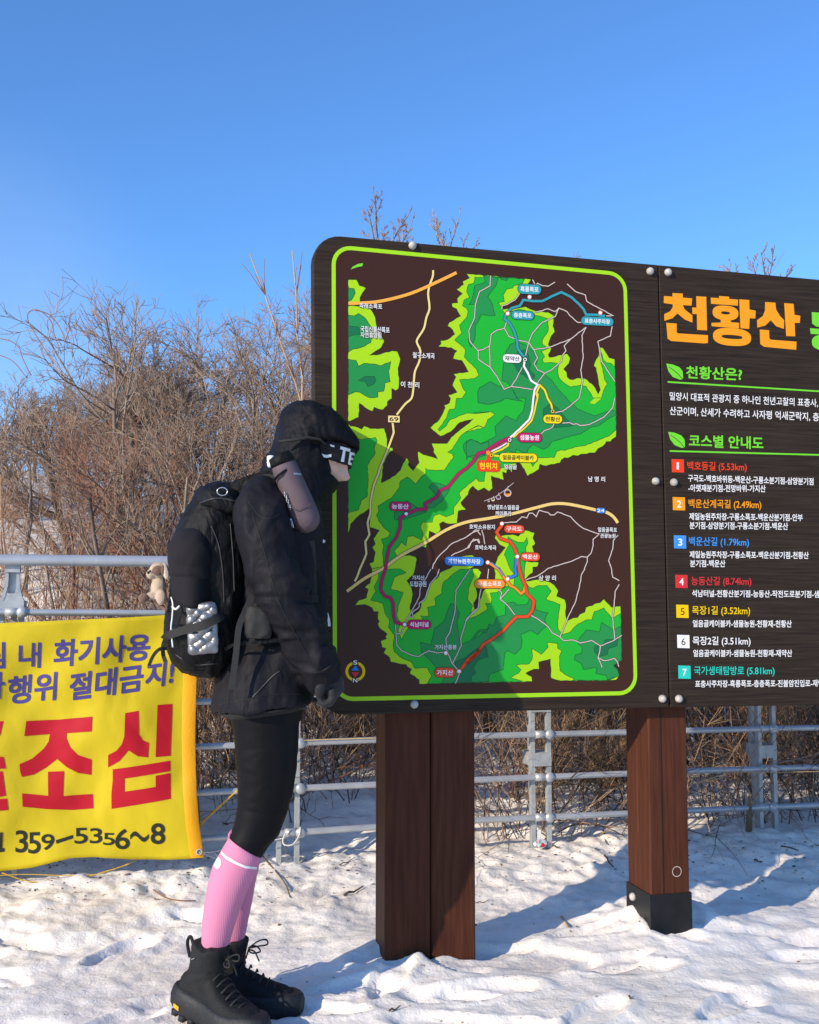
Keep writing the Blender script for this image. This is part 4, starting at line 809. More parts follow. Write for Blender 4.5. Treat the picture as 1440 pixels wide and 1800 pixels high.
M_strap = mat('webbing', (.018, .0178, .0155), .75, var=.15, vscale=60, bump=.3, bscale=600)
M_cap = mat('cap_cloth', (.0125, .0112, .0135), .8, bump=.25, bscale=500, spec=.2)
M_pouch = mat('mauve_pouch', (.098, .066, .076), .72, var=.08, vscale=30, bump=.12, bscale=500)
M_foil = mat('silver_foil', (.24, .24, .24), .42, metal=.9, bump=.25, bscale=60)
M_white = mat('white_plastic', (.78, .78, .76), .4)
M_band = mat('knit_headband', (.006, .006, .007), .85, bump=.3, bscale=600)
M_steel = mat('bright_steel', (.55, .55, .54), .3, metal=.8)
M_amber = mat('amber_label', (.75, .36, .02), .5)

from mathutils.bvhtree import BVHTree
PHI = math.atan2(AL.y, AL.x)
FOOT = CO + ray(405, 1778) * ((.0 - CAMH) / ray(405, 1778).z)
SG = Plane(Vector((FOOT.x, FOOT.y, 0)), TOC, AL)                             # plane of the body, seen from its right side
def lean(py): return -.085 * max(0., min(1., (1150 - py) / 400.)) ** 1.3     # she tips her head towards the board
def S(x, y, l=0.): return SG.at(x, y, l)
def ringS(b, f, hw, l=0., n=2.3, seg=28, skew=0.):
    """cross-section between a back pixel and a front pixel, hw to each side"""
    B = S(*b, l); F_ = S(*f, l); c = (B + F_) / 2; a = (F_ - B) / 2; out = []
    for k in range(seg):
        t = 2 * math.pi * k / seg; ct, st = math.cos(t), math.sin(t)
        out.append(c + a * math.copysign(abs(ct) ** (2 / n), ct) + TOC * (hw * math.copysign(abs(st) ** (2 / n), st)))
    return out
def cloth_noise(amp, f, seed, ridge=.6, st=(1, 1, 1)):
    def fn(c, n):
        p = Vector((c.x * f * st[0] + seed, c.y * f * st[1], c.z * f * st[2])); w = mnoise.noise_vector(p * .7) * .8; q = p + w
        r = 1 - abs(mnoise.noise(q)) * 2.2; return amp * (ridge * max(-1, r - .45) + (1 - ridge) * mnoise.noise(q * 2.1 + Vector((5, 1, 2))))
    return fn
PX = FOOT.copy()
person = thing('person', PX, 'hiker in hooded black jacket, black leggings and pink socks leaning forehead against the map board', 'person')

# --- body: one continuous skin
def skin_body():
    V = []; E_ = []; Rr = []
    def add(p, r, prev=None):
        V.append(p); Rr.append(r)
        if prev is not None: E_.append((prev, len(V) - 1))
        return len(V) - 1
    pel = add(S(458, 1215), .11)
    sp = add(S(470, 1060, -.01), .10, pel); ch = add(S(490, 930, -.03), .11, sp); nk = add(S(520, 850, -.06), .055, ch); hd = add(S(545, 815, -.08), .06, nk)
    for sgn in (1, -1):
        hip = add(S(462, 1262, .080 * sgn), .068, pel); kn = add(S(456, 1440, .068 * sgn), .034, hip); an = add(S(378 if sgn > 0 else 408, 1660, .072 if sgn > 0 else -.065), .020, kn)
        sh = add(S(462, 905, -.03 + .15 * sgn), .052, ch); el = add(S(500, 1055, -.02 + .20 * sgn), .036, sh); wr = add(S(562, 1180, -.01 + .19 * sgn), .027, el)
    me = bpy.data.meshes.new('body'); me.from_pydata(V, E_, []); o = bpy.data.objects.new('body', me); COL.objects.link(o)
    sk = o.modifiers.new('k', 'SKIN'); sk.use_smooth_shade = True
    for i, r in enumerate(Rr): me.skin_vertices[0].data[i].radius = (r, r); me.skin_vertices[0].data[i].use_root = (i == 0)
    ss = o.modifiers.new('s', 'SUBSURF'); ss.levels = 1
    return evaluated(o, 'body')
bme = skin_body()
mb = MB(); mb.v = [tuple(v.co) for v in bme.vertices]; mb.f = [tuple(p.vertices) for p in bme.polygons]; mb.m = [0] * len(mb.f)
# head: an egg tipped forwards, with brow, nose, lips, chin, eyes and ears
HL = -.088; HC = S(553, 798, HL)
face_dir = (AL * math.cos(R(30)) - UZ * math.sin(R(30))); face_dir = (face_dir + TOC * .42).normalized()
crown = (UZ - face_dir * UZ.dot(face_dir)).normalized(); fside = face_dir.cross(crown)
if fside.dot(TOC) < 0: fside = -fside
hv = MB(); hv.ball(HC, 1, 0, (face_dir * .093, fside * .074, crown * .115), 40, 28)
for i, v in enumerate(hv.v):
    d = Vector(v) - HC; a, b, c_ = d.dot(face_dir), d.dot(fside), d.dot(crown)
    if a > 0 and c_ < 0: b *= 1 - .25 * min(1, -c_ / .11)
    if a > .05:
        a += .036 * math.exp(-((c_ + .022) / .020) ** 2 - (b / .015) ** 2) + .014 * math.exp(-((c_ - .010) / .03) ** 2 - (b / .009) ** 2)      # nose
        a += .009 * math.exp(-((c_ + .060) / .010) ** 2 - (b / .022) ** 2) + .008 * math.exp(-((c_ + .092) / .014) ** 2 - (b / .02) ** 2)      # lips, chin
        a += .007 * math.exp(-((c_ - .036) / .012) ** 2 - (b / .045) ** 2)                                                                        # brow
        a -= .010 * math.exp(-((c_ - .014) / .014) ** 2 - ((abs(b) - .031) / .014) ** 2)                                                          # eye sockets
        a += .005 * math.exp(-((c_ + .016) / .020) ** 2 - ((abs(b) - .04) / .018) ** 2)                                                           # cheeks
    hv.v[i] = HC + face_dir * a + fside * b + crown * c_
mb.add(hv.v, hv.f)
for sg in (1, -1): mb.ball(HC + fside * .076 * sg - face_dir * .012 - crown * .004, .02, 0, (face_dir * .016, fside * .008, crown * .03))
body = mesh_obj('body', remeshed(mb, .0042, 'body', 2), [M_skin], person, True)
for sg in (1, -1): MB().ball(HC + face_dir * .070 + fside * .031 * sg + crown * .013, .0115).obj('eye', [M_white], body, True)

# --- jacket: torso and both sleeves in one piece
mb = MB()
TOR = [((452, 842), (528, 845), .075, -.055), ((432, 868), (545, 866), .135, -.045), ((415, 895), (556, 892), .182, -.035), ((408, 935), (564, 932), .192, -.028), ((408, 985), (570, 970), .188, -.022), ((410, 1040), (576, 1030), .180, -.015),
       ((410, 1090), (574, 1080), .172, -.008), ((405, 1122), (566, 1115), .170, 0), ((402, 1138), (558, 1130), .172, 0), ((391, 1160), (556, 1150), .182, 0), ((381, 1190), (552, 1178), .190, 0), ((374, 1222), (548, 1205), .196, 0), ((371.5, 1251), (545, 1227), .200, 0)]
mb.loft([ringS(b, f, hw, l, 2.5) for b, f, hw, l in TOR])
def tubeS(path, m=None, seg=24):
    """limb: (px, py, offset to the camera, radius seen, radius in depth)"""
    P = [S(x, y, l) for x, y, l, a, b in path]; n = len(P); rings = []
    for i in range(n):
        t = (P[min(i + 1, n - 1)] - P[max(i - 1, 0)]).normalized(); sdir = (t.cross(TOC)).normalized(); dd = sdir.cross(t).normalized(); a, b = path[i][3:]
        rings.append([P[i] + sdir * a * math.cos(2 * math.pi * k / seg) + dd * b * math.sin(2 * math.pi * k / seg) for k in range(seg)])
    return rings
def densify(path, n=4): return [tuple(v) for v in splineN(path, n)]
def splineN(P, n):
    A = np.array(P, float); out = []
    for i in range(len(A) - 1):
        p0, p1, p2, p3 = A[max(i - 1, 0)], A[i], A[i + 1], A[min(i + 2, len(A) - 1)]
        for k in range(n):
            t = k / n; out.append(.5 * ((2 * p1) + (p2 - p0) * t + (2 * p0 - 5 * p1 + 4 * p2 - p3) * t * t + (3 * p1 - p0 - 3 * p2 + p3) * t ** 3))
    out.append(A[-1]); return out
SLV = [(462, 868, .10, .050, .060), (459, 893, .145, .070, .068), (462, 925, .168, .076, .068), (470, 960, .182, .073, .065), (481, 1000, .195, .071, .062), (493, 1035, .20, .072, .062), (503, 1062, .20, .072, .062), (519, 1092, .20, .066, .060), (536, 1122, .195, .064, .058), (551, 1150, .19, .062, .056), (562, 1172, .185, .058, .053), (571, 1190, .18, .053, .050), (577, 1204, .178, .046, .044)]
mb.loft(tubeS(densify(SLV)))
SLF = [(470, 868, -.16, .055, .06), (474, 900, -.205, .07, .066), (490, 960, -.225, .068, .064), (512, 1040, -.235, .064, .06), (528, 1100, -.235, .06, .056), (545, 1160, -.23, .052, .05), (552, 1185, -.23, .047, .046)]
mb.loft(tubeS(densify(SLF)))
jm = remeshed(mb, .0055, 'jacket', 5)
f1 = cloth_noise(.0110, 11, 3, .75, (1, 1, .55)); f2 = cloth_noise(.0030, 27, 8, .6, (1, 1, .8)); elb = S(505, 1068, .20); wst = S(485, 1120)
f3 = cloth_noise(.019, 17, 21, .8, (.5, .5, 1.5))
def jack(c, n):
    e = math.exp(-((c - elb).length / .10) ** 2) + .7 * math.exp(-((c - S(560, 1165, .19)).length / .07) ** 2); return f1(c, n) + f2(c, n) + e * f3(c, n) - .005 * math.exp(-((c.z - wst.z) / .02) ** 2)
displace(jm, jack); jacket = mesh_obj('jacket', jm, [M_jacket], person, True)
jbv = BVHTree.FromPolygons([Vector(v.co) for v in jm.vertices], [tuple(p.vertices) for p in jm.polygons])
def on(bv, px, off=.001):
    out = []
    for a, b in px:
        d = ray(a, b); h = bv.ray_cast(CO, d); out.append((h[0] if h[0] is not None else CO + d * 2.75) - d * off)
    return out
def seam_line(bv, px, r, name, m, par):
    P = [tuple(v)[:2] for v in spline([(a, b, 0) for a, b in px], 8)]; mb = MB(); mb.tube(on(bv, P, r * .3), r, 6); return mb.obj(name, [m], par, True)
M_seam = mat('dark_seam', (.004, .004, .0048), .7); M_seamL = mat('seam_tape', (.032, .030, .034), .5)
for px in ([(436, 880), (455, 905), (470, 912), (490, 905), (503, 890)], [(444, 905), (462, 960), (478, 1020), (492, 1062), (520, 1115), (548, 1165)], [(376, 1240), (424, 1232), (470, 1222), (530, 1220)], [(414, 1140), (409, 1170), (403, 1205), (400, 1245)]): seam_line(jbv, px, .0013, 'seam', M_seam, jacket)
seam_line(jbv, [(444, 1226), (462, 1207), (480, 1188), (492, 1180)], .0022, 'pocket_zip', M_seamL, jacket)
seam_line(jbv, [(552, 1182), (566, 1180), (582, 1170)], .003, 'cuff_tab', M_seam, jacket)
# hem inside: near-black plug, shade of the hollow put in as colour
mb = MB(); mb.loft([ringS((376, 1250), (541, 1227), .19, 0, 2.5), ringS((400, 1262), (533, 1240), .15, 0, 2.5)]); mb.obj('hem_hollow_shade', [M_dark], jacket, True)
mb = MB(); mb.tube([S(456, 1236, .175), S(457, 1246, .172), S(459, 1256, .17)], .0022, 6); mb.ball(S(459.5, 1257, .17), .004); mb.obj('hem_cord', [M_strap], jacket, True)
# --- collar and hood
mb = MB()
mb.loft([ringS(b, f, hw, l, 2.2) for b, f, hw, l in [((449, 864), (548, 906), .125, -.055), ((455, 840), (560, 894), .118, -.065), ((466, 814), (579, 873), .108, -.075), ((478, 796), (592, 857), .098, -.082), ((488, 788), (597, 851), .090, -.085)]])
mb.loft([ringS(b, f, hw, l, 2.2) for b, f, hw, l in [((462, 812), (564, 848), .104, -.08), ((475, 797), (584, 834), .112, -.085), ((481, 785), (578, 815), .117, -.086), ((486, 770), (560, 790), .122, -.088), ((488, 757), (600, 785), .126, -.088), ((488.5, 750), (629, 793), .122, -.088), ((489, 744), (630, 785), .120, -.088),
         ((493, 732), (613, 757), .116, -.088), ((501, 721), (594, 732), .104, -.088), ((512, 713.5), (575, 718), .080, -.088), ((524, 708.5), (560, 709), .045, -.088), ((535, 706.5), (548, 707), .015, -.088)]])
hm = remeshed(mb, .005, 'hood', 4)
g1 = cloth_noise(.0125, 12, 31, .8, (1.5, 1, .5)); g2 = cloth_noise(.0030, 40, 37, .6)
FCE = S(596, 838, -.02)
displace(hm, lambda c, n: (g1(c, n) + g2(c, n)) * (1 - .85 * math.exp(-((c - FCE).length / .075) ** 4))); hood = mesh_obj('hood', hm, [M_hood], person, True)
mb = MB(); mb.tube([S(490, 776, .044), S(520, 773, .046), S(540, 769, .04), S(562, 772, .03), S(572, 781, .02)], [.003, .0045, .005, .0045, .003], 8); mb.obj('hood_drawcord', [M_strap], hood, True)
mb = MB(); mb.ribbon(spline([S(600.5, 846, -.02), S(588, 860, .01), S(574, 876, .022), S(557, 893, .03)], 4), (UZ + AL * .5) * .0022, TOC * .002); mb.obj('collar_edge', [M_jacket], hood)
# --- headband with white lettering
band = MB(); rg = []
for t in range(7):
    k = t / 6; rg.append(ringS((498 + 2 * k, 764 + 34 * k), (624 - 7 * k, 795 + 29 * k), (.096 - .006 * k) * (1 + .02 * math.sin(k * math.pi)), -.088, 2.1, 48))
band.loft(rg); headband = band.obj('headband', [M_band], person, True)
def bvh_of(o):
    me = o.data; return BVHTree.FromPolygons([Vector(v.co) for v in me.vertices], [tuple(p.vertices) for p in me.polygons])
def decal(px, bv, off=.0015, step=2.2):
    """thin sheet laid on a surface"""
    P2 = [Vector((a, b, 0)) for a, b in px]; bm = bmesh.new(); vs = [bm.verts.new(p) for p in P2]
    for t in tessellate_polygon([P2]): bm.faces.new([vs[i] for i in t])
    for ax in (0, 1):
        lo = min(v.co[ax] for v in bm.verts); hi = max(v.co[ax] for v in bm.verts); k = lo + step
        while k < hi:
            no = Vector((0, 0, 0)); no[ax] = 1; co = Vector((0, 0, 0)); co[ax] = k
            bmesh.ops.bisect_plane(bm, geom=bm.verts[:] + bm.edges[:] + bm.faces[:], dist=1e-4, plane_co=co, plane_no=no); k += step
    out = []; last = None
    for v in bm.verts:
        d = ray(v.co.x, v.co.y); h = bv.ray_cast(CO, d)
        if h[0] is None: h = (bv.find_nearest(last or CO + d * 2.9)[0], d)
        last = h[0]; out.append(h[0] - d * off * 1.5)
    bm.verts.index_update(); fs = [tuple(v.index for v in f.verts) for f in bm.faces]; bm.free(); return out, fs
T12 = lambda *xy: [(400 + xy[i] / 5.143, 680 + xy[i + 1] / 5.143) for i in range(0, len(xy), 2)]
bv = bvh_of(headband); mb = MB()
for px in (T12(1022, 536, 1112, 562, 1110, 588, 1068, 578, 1054, 680, 1024, 674, 1046, 572, 1018, 562), T12(1106, 586, 1150, 600, 1148, 622, 1122, 616, 1118, 640, 1142, 646, 1140, 664, 1114, 660, 1110, 684, 1134, 692, 1130, 712, 1090, 700),
           T12(822, 588, 845, 590, 856, 606, 890, 616, 940, 610, 938, 634, 895, 642, 850, 632, 830, 612), T12(925, 520, 965, 528, 968, 546, 935, 540)): mb.add(*decal(px, bv, .0012))
mb.obj('headband_lettering', [M_white], headband)

# --- leggings, socks
def leg(near):
    l = .072 if near else -.065; mb = MB()
    L_ = [((400, 1235), (534, 1230), .088), ((404, 1255), (532, 1250), .088), ((408, 1275), (526, 1268), .086), ((412, 1303), (524.5, 1303), .082), ((414, 1340), (522, 1345), .077), ((418, 1387), (515, 1393), .069), ((417, 1420), (504, 1430), .062), ((411, 1452), (491, 1466), .056), ((404, 1472), (473, 1486), .053), ((399, 1482), (459, 1507), .050), ((392, 1495), (455, 1516), .050)]
    mb.loft([ringS(b, f, h, l, 2.1) for b, f, h in L_]); return mb
mb = leg(True); m2 = leg(False); mb.add(m2.v, m2.f); mb.loft([ringS((398, 1205), (536, 1205), .155, 0, 2.4), ringS((399, 1235), (534, 1230), .155, 0, 2.4), ringS((404, 1262), (530, 1256), .14, 0, 2.4), ringS((420, 1285), (515, 1285), .09, 0, 2.2)])
lm = remeshed(mb, .006, 'leggings', 4); lf = cloth_noise(.0016, 14, 77, .7, (1, 1, 2.2)); displace(lm, lf); mesh_obj('leggings', lm, [M_legging], person, True)
def sock_material():
    m, nt, p = nodes('pink_knit'); p.inputs['Roughness'].default_value = .8; p.inputs['Base Color'].default_value = (.60, .20, .32, 1); p.inputs['Sheen Weight'].default_value = .12
    tc = nt.nodes.new('ShaderNodeTexCoord'); mpn = nt.nodes.new('ShaderNodeMapping'); mpn.inputs['Rotation'].default_value = (0, 0, PHI); wv = nt.nodes.new('ShaderNodeTexWave'); wv.bands_direction = 'X'; wv.inputs['Scale'].default_value = 70; wv.inputs['Distortion'].default_value = .6
    nt.links.new(tc.outputs['Object'], mpn.inputs[0]); nt.links.new(mpn.outputs[0], wv.inputs[0]); b = nt.nodes.new('ShaderNodeBump'); b.inputs['Strength'].default_value = .2; b.inputs['Distance'].default_value = .002
    nt.links.new(wv.outputs[0], b.inputs['Height']); nt.links.new(b.outputs[0], p.inputs['Normal']); return m
M_sock = sock_material()
SN = [((402, 1472), (460, 1506), .0535), ((402.5, 1473.5), (459.5, 1507.5), .0555), ((395, 1486), (458, 1513), .0565), ((387, 1500), (455, 1522), .057), ((374, 1523), (449, 1538), .057), ((365, 1557), (437, 1560), .055), ((360, 1586), (424, 1592), .050), ((355.5, 1620), (412, 1627), .043), ((354, 1655), (402, 1663), .036), ((354, 1690), (399, 1702), .035)]
SFr = [((402, 1478), (458, 1509), .053), ((402.5, 1480), (458, 1510), .055), ((394, 1510), (453.5, 1530), .056), ((388, 1545), (449, 1550), .055), ((386, 1582), (443, 1585), .050), ((385, 1611), (437, 1614), .044), ((386, 1640), (431, 1645), .036), ((386, 1680), (428, 1690), .035)]
sock = MB().loft([ringS(b, f, h, .072, 2.1, 40) for b, f, h in SN]).obj('sock', [M_sock], person, True)
sock2 = MB().loft([ringS(b, f, h, -.065, 2.1, 40) for b, f, h in SFr]).obj('sock', [M_sock], person, True)
T13 = lambda *xy: [(270 + xy[i] / 4.8, 1440 + xy[i + 1] / 4.8) for i in range(0, len(xy), 2)]
bv = bvh_of(sock); mb = MB()
mb.add(*decal(T13(572, 270, 620, 315, 700, 362, 780, 395, 874, 404, 872, 424, 780, 417, 695, 382, 612, 335, 568, 295), bv, .0012)); mb.obj('sock_stripe', [M_white], sock)
mb = MB(); mb.add(*decal([(381.5 + 7.2 * math.cos(a) * .95, 1516.5 + 10.5 * math.sin(a)) for a in [k * .3142 for k in range(20)]], bv, .0012)); em = mb.obj('sock_emblem', [M_white], sock)
mb = MB()
for k in range(3): mb.add(*decal([(380.5 + 2.6 * math.cos(a) + 1.4 * math.cos(k * 2.1 + .5), 1517 + 2.8 * math.sin(a) + 2.2 * math.sin(k * 2.1 + .5)) for a in [j * .63 for j in range(10)]], bv, .0022 + k * .0003))
mb.obj('emblem_mark', [mat('pale_blue_print', (.45, .58, .62), .6)], em)
mb = MB(); mb.tube([S(403, 1474, .072), S(404, 1466, .072), S(407, 1459, .072), S(406, 1468, .074)], [.004, .004, .0025, .001], 8); mb.obj('sock_tab', [M_sock], sock, True)

# --- boots
def boot(ankle, heading, lift, roll=0., name='boot'):
    d = Vector((math.cos(heading), math.sin(heading), 0)); s_ = Vector((-d.y, d.x, 0)); o = Vector((ankle.x, ankle.y, 0)) - d * .088
    pit = R(lift); toe_x = .215; gz = tz(*(o + d * .2).xy) + .016
    def L(x, y, z):                                                        # heel rises about the ball of the foot
        dx = x - toe_x; zz = z
        if dx < 0: x2 = toe_x + dx * math.cos(pit) + zz * math.sin(pit) * min(1, -dx / .12); z2 = zz * math.cos(pit) - dx * math.sin(pit)
        else: x2, z2 = x, zz
        return o + d * (x2 * .95 + .004) + s_ * y + UZ * (gz + z2 * .97)
    def half(x):                                                           # half width of the last
        t = x / .305; return .036 + .013 * math.sin(min(1, max(0, (t - .35) / .5)) * math.pi) + (.004 if t < .2 else 0) - (.0 if t < .86 else ((t - .86) / .14) ** 2 * .030) - (0 if t > .06 else ((.06 - t) / .06) ** 2 * .018)
    xs = [0, .006, .02, .045, .075, .10, .13, .16, .19, .22, .25, .272, .288, .299, .304]
    tops = [.088, .098, .108, .118, .120, .118, .106, .092, .080, .073, .067, .058, .046, .034, .024]
    mb = MB(); rings = []
    for x, zt in zip(xs, tops):
        w = half(x) * .97; zb = .020; rings.append([L(x, w * math.copysign(abs(math.cos(a)) ** .72, math.cos(a)), (zb + zt) / 2 + (zt - zb) / 2 * math.copysign(abs(math.sin(a)) ** .82, math.sin(a))) for a in [k * math.pi / 14 for k in range(28)]])
    mb.loft(rings)
    sh = []
    for z, cx, rx, ry in ((.06, .075, .062, .036), (.09, .072, .060, .036), (.115, .072, .058, .038), (.14, .074, .057, .041), (.160, .076, .060, .043), (.172, .078, .062, .044), (.180, .078, .060, .043)):
        sh.append([L(cx + rx * math.cos(a) + (.006 * math.sin(a) if 0 else 0), ry * math.sin(a), z + (.012 if math.cos(a) > .4 else 0) * (z > .15) + (.006 if math.cos(a) < -.6 else 0) * (z > .15)) for a in [k * math.pi / 14 for k in range(28)]])
    mb.loft(sh)
    bm_ = remeshed(mb, .004, 'boot', 3); bf = cloth_noise(.0022, 30, 5, .7); displace(bm_, bf)
    b = mesh_obj(name, bm_, [M_boot], person, True)
    sm = MB(); rings = []
    out = [(x, 1) for x in xs] + [(x, -1) for x in xs[::-1]]
    for z, gw, ex in ((-.012, -.003, -.004), (-.007, .004, .003), (.006, .008, .006), (.022, .010, .008), (.038, .007, .004), (.048, .003, .001), (.052, -.004, -.005)):
        rr = []
        for x, sg in out:
            t = x / .304; hump = .010 * math.exp(-((x - .01) / .05) ** 2) + .006 * math.exp(-((x - .27) / .04) ** 2) if z > .02 else 0; rock = .012 * max(0, (t - .8) / .2) ** 2 + .012 * max(0, (.1 - t) / .1) ** 1.5
            rr.append(L(x * (1 + ex) - (.016 if t < .05 else 0) * (z > .002), sg * (half(x) + gw), z + hump + rock * (z < .03)))
        rings.append(rr)
    sm.loft(rings)
    for k in range(10):                                                     # lugs
        x = .012 + k * .030
        for sg in (1, -1):
            y = sg * (half(x) - .004); rock = .012 * max(0, (x / .304 - .8) / .2) ** 2 + .012 * max(0, (.1 - x / .304) / .1) ** 1.5
            sm.loft([[L(x + a, y + c_, z + rock) for a, c_ in ((-.009, -.010), (.009, -.010), (.007, .009), (-.007, .009))] for z in (-.020, -.004)])
    so_ = sm.obj('sole', [M_sole], b, False)
    for p in so_.data.polygons: p.use_smooth = len(p.vertices) == 4 and p.area > 2e-5
    lc = MB()
    for k in range(6):
        x = .125 + k * .019; zt = .126 - k * .0105; lc.tube([L(x - .004, .028, zt - .012), L(x, .012, zt), L(x + .006, -.012, zt), L(x + .002, -.028, zt - .012)], .0026, 6)
    lc.tube(spline([L(.125, .02, .13), L(.145, .0, .168), L(.17, -.012, .176), L(.185, -.02, .166), L(.16, -.016, .158), L(.14, 0, .16), L(.15, .022, .15), L(.16, .034, .12)], 5), .0022, 6)
    lc.tube(spline([L(.14, .0, .165), L(.165, .014, .182), L(.19, .012, .188), L(.196, .004, .178), L(.17, .002, .172), L(.145, 0, .166)], 5), .0022, 6)
    lc.obj('lace', [M_strap], b, True)
    pl = MB(); pl.tube(spline([L(.018, 0, .150), L(.002, 0, .178), L(-.008, 0, .180), L(-.012, 0, .160), L(.004, 0, .128)], 5), .0045, 8); pl.obj('pull_loop', [M_boot], b, True)
    return b, L, half
NEAR_A = S(378, 1690, .072); FAR_A = S(407, 1668, -.065)
b1, L1, H1 = boot(NEAR_A - AL * .022, PHI - R(47), 9)
b2, L2, H2 = boot(FAR_A, PHI - R(27), 0)
mb = MB(); 
mb.add([L1(.012, -(H1(.012) + .0108), .010), L1(.034, -(H1(.034) + .0108), .008), L1(.034, -(H1(.034) + .0108), .019), L1(.012, -(H1(.012) + .0108), .021)], [(0, 1, 2, 3)]); mb.obj('sole_label', [M_amber], b1)
mb = MB(); mb.tube([L1(.05, -.043, .150), L1(.062, -.044, .158)], .0012, 6); mb.obj('boot_tag', [M_steel], b1)

# --- near hand in a black glove, fingers curled
M_glove = mat('black_glove', (.0055, .0053, .0062), .7, bump=.2, bscale=400, sheen=.1)
mb = MB(); mb.loft(tubeS([(566, 1178, .18, .036, .034), (572, 1192, .18, .038, .032), (577, 1204, .178, .043, .028), (580, 1216, .176, .040, .024), (579, 1224, .175, .026, .018)]))
for k, (dl, ln) in enumerate(((.205, 1.0), (.188, 1.1), (.170, 1.05), (.153, .85))):
    mb.loft(tubeS([(582 - k * .5, 1212, dl, .0125, .0115), (586 - k, 1222 + 2 * ln, dl, .0125, .0115), (580 - k, 1232 + 3 * ln, dl, .0115, .0105), (569 - k, 1236 + 2 * ln, dl - .002, .0105, .0098), (561 - k, 1231 + ln, dl - .004, .009, .0085)], seg=12))
mb.loft(tubeS([(568, 1200, .205, .014, .013), (562, 1210, .212, .0135, .0125), (560, 1220, .206, .0115, .011), (563, 1227, .198, .009, .009)], seg=12))
gm = remeshed(mb, .0035, 'glove', 2); displace(gm, cloth_noise(.0014, 45, 3)); mesh_obj('glove', gm, [M_glove], person, True)
mb = MB(); mb.loft(tubeS([(552, 1176, -.23, .034, .03), (556, 1195, -.23, .04, .028), (558, 1212, -.23, .034, .02)]))
for k in range(4): mb.loft(tubeS([(560, 1208, -.205 - .016 * k, .012, .011), (566, 1222, -.205 - .016 * k, .012, .011), (558, 1232, -.205 - .016 * k, .0105, .01), (548, 1229, -.205 - .016 * k, .009, .0085)], seg=12))
mb.loft(tubeS([(552, 1196, -.20, .0135, .0125), (548, 1212, -.19, .0125, .0115), (550, 1220, -.195, .009, .009)], seg=12))
gm = remeshed(mb, .0035, 'glove', 2); mesh_obj('glove', gm, [M_glove], person, True)

# ================================================================== what she carries
pack = thing('backpack', S(360, 1188), 'black hiking backpack worn on the back of the hiker', 'backpack')
PKR = [((381, 848), (420, 856), .085), ((362, 856), (428, 866), .115), ((346, 872), (432, 884), .135), ((332, 890), (434, 908), .145), ((316, 915), (434, 932), .150), ((303, 950), (434, 970), .152), ((301, 1000), (436, 1010), .152), ((300, 1050), (434, 1052), .152), ((292, 1085), (428, 1090), .152), ((289.5, 1110), (420, 1118), .152), ((293, 1133), (412, 1140), .148), ((301, 1160), (402, 1163), .138), ((318, 1178), (392, 1178), .115), ((340, 1187), (376, 1188), .075)]
pm = remeshed(MB().loft([ringS(b, f, h, -.02, 3.0, 36) for b, f, h in PKR]), .006, 'bag', 3)
p1 = cloth_noise(.010, 12, 51, .8, (1, 1, .6)); p2_ = cloth_noise(.004, 30, 57, .6); displace(pm, lambda c, n: p1(c, n) + p2_(c, n)); bag = mesh_obj('bag', pm, [M_pack], pack, True)
lm_ = remeshed(MB().loft([ringS((352, 858), (430, 872), .13, -.01, 2.8, 32), ringS((344, 868), (434, 886), .152, -.01, 2.8, 32), ringS((340, 884), (436, 902), .158, -.01, 2.8, 32), ringS((346, 897), (436, 914), .155, -.01, 2.8, 32)]), .006, 'lid', 3); displace(lm_, cloth_noise(.009, 14, 61, .8)); lid = mesh_obj('lid', lm_, [M_pack], pack, True)
lbv = bvh_of(lid); seam_line(lbv, [(352, 884), (380, 876), (410, 880), (430, 892)], .0022, 'lid_zip', M_seamL, lid); bbv = bvh_of(bag)
for px in ([(372, 925), (385, 960), (392, 1010), (394, 1060)], [(308, 1150), (340, 1168), (385, 1166)], [(405, 920), (410, 980), (412, 1040)]): seam_line(bbv, px, .0018, 'bag_seam', M_seamL, bag)
mb = MB(); mb.loft([ringS((296, 1096), (404, 1100), .165, -.02, 3, 32), ringS((293, 1112), (404, 1120), .168, -.02, 3, 32), ringS((298, 1145), (396, 1150), .155, -.02, 3, 32), ringS((312, 1170), (388, 1172), .13, -.02, 3, 32)])
pk_ = remeshed(mb, .006, 'side_pocket', 3); displace(pk_, cloth_noise(.007, 16, 71, .8, (1.6, 1.6, .4))); mesh_obj('side_pocket', pk_, [M_pack], pack, True)
def strap(pts, hw, name, m=M_strap, par=pack, th=.0012, wdir=None):
    P = spline([S(*p) for p in pts], 5); wv = []
    for i in range(len(P)):
        t = (P[min(i + 1, len(P) - 1)] - P[max(i - 1, 0)]).normalized(); wv.append((wdir or t.cross(TOC).normalized()) * hw)
    mb = MB(); mb.ribbon(P, wv, [TOC * th] * len(P)); return mb.obj(name, [m], par, False)
strap([(288, 1124, .06), (298, 1116, .13), (330, 1106, .170), (360, 1098, .188), (383, 1087, .180), (392, 1080, .16)], .0105, 'compression_strap')
strap([(291, 1122, .05), (287, 1135, .06), (287, 1150, .06), (291, 1163, .065)], .0055, 'strap_end'); strap([(293, 1140, .06), (281, 1141, .07), (270, 1152, .07), (262, 1170, .07)], .0045, 'strap_end')
strap([(450, 1028, .165), (444, 1045, .19), (431, 1075, .200), (420, 1103, .208), (415, 1150, .212), (410, 1190, .214), (408, 1212, .216)], .0078, 'hanging_strap')
strap([(396, 1142, .15), (412, 1133, .19), (440, 1130, .203), (475, 1127, .208), (505, 1122, .205), (525, 1118, .19)], .0045, 'hip_belt', M_pack)
strap([(408, 862, .10), (432, 853, .115), (455, 845, .12), (476, 843, .13), (495, 862, .145), (512, 895, .15), (530, 950, .145), (545, 1010, .13), (552, 1060, .12)], .022, 'shoulder_strap', M_pack, th=.006)
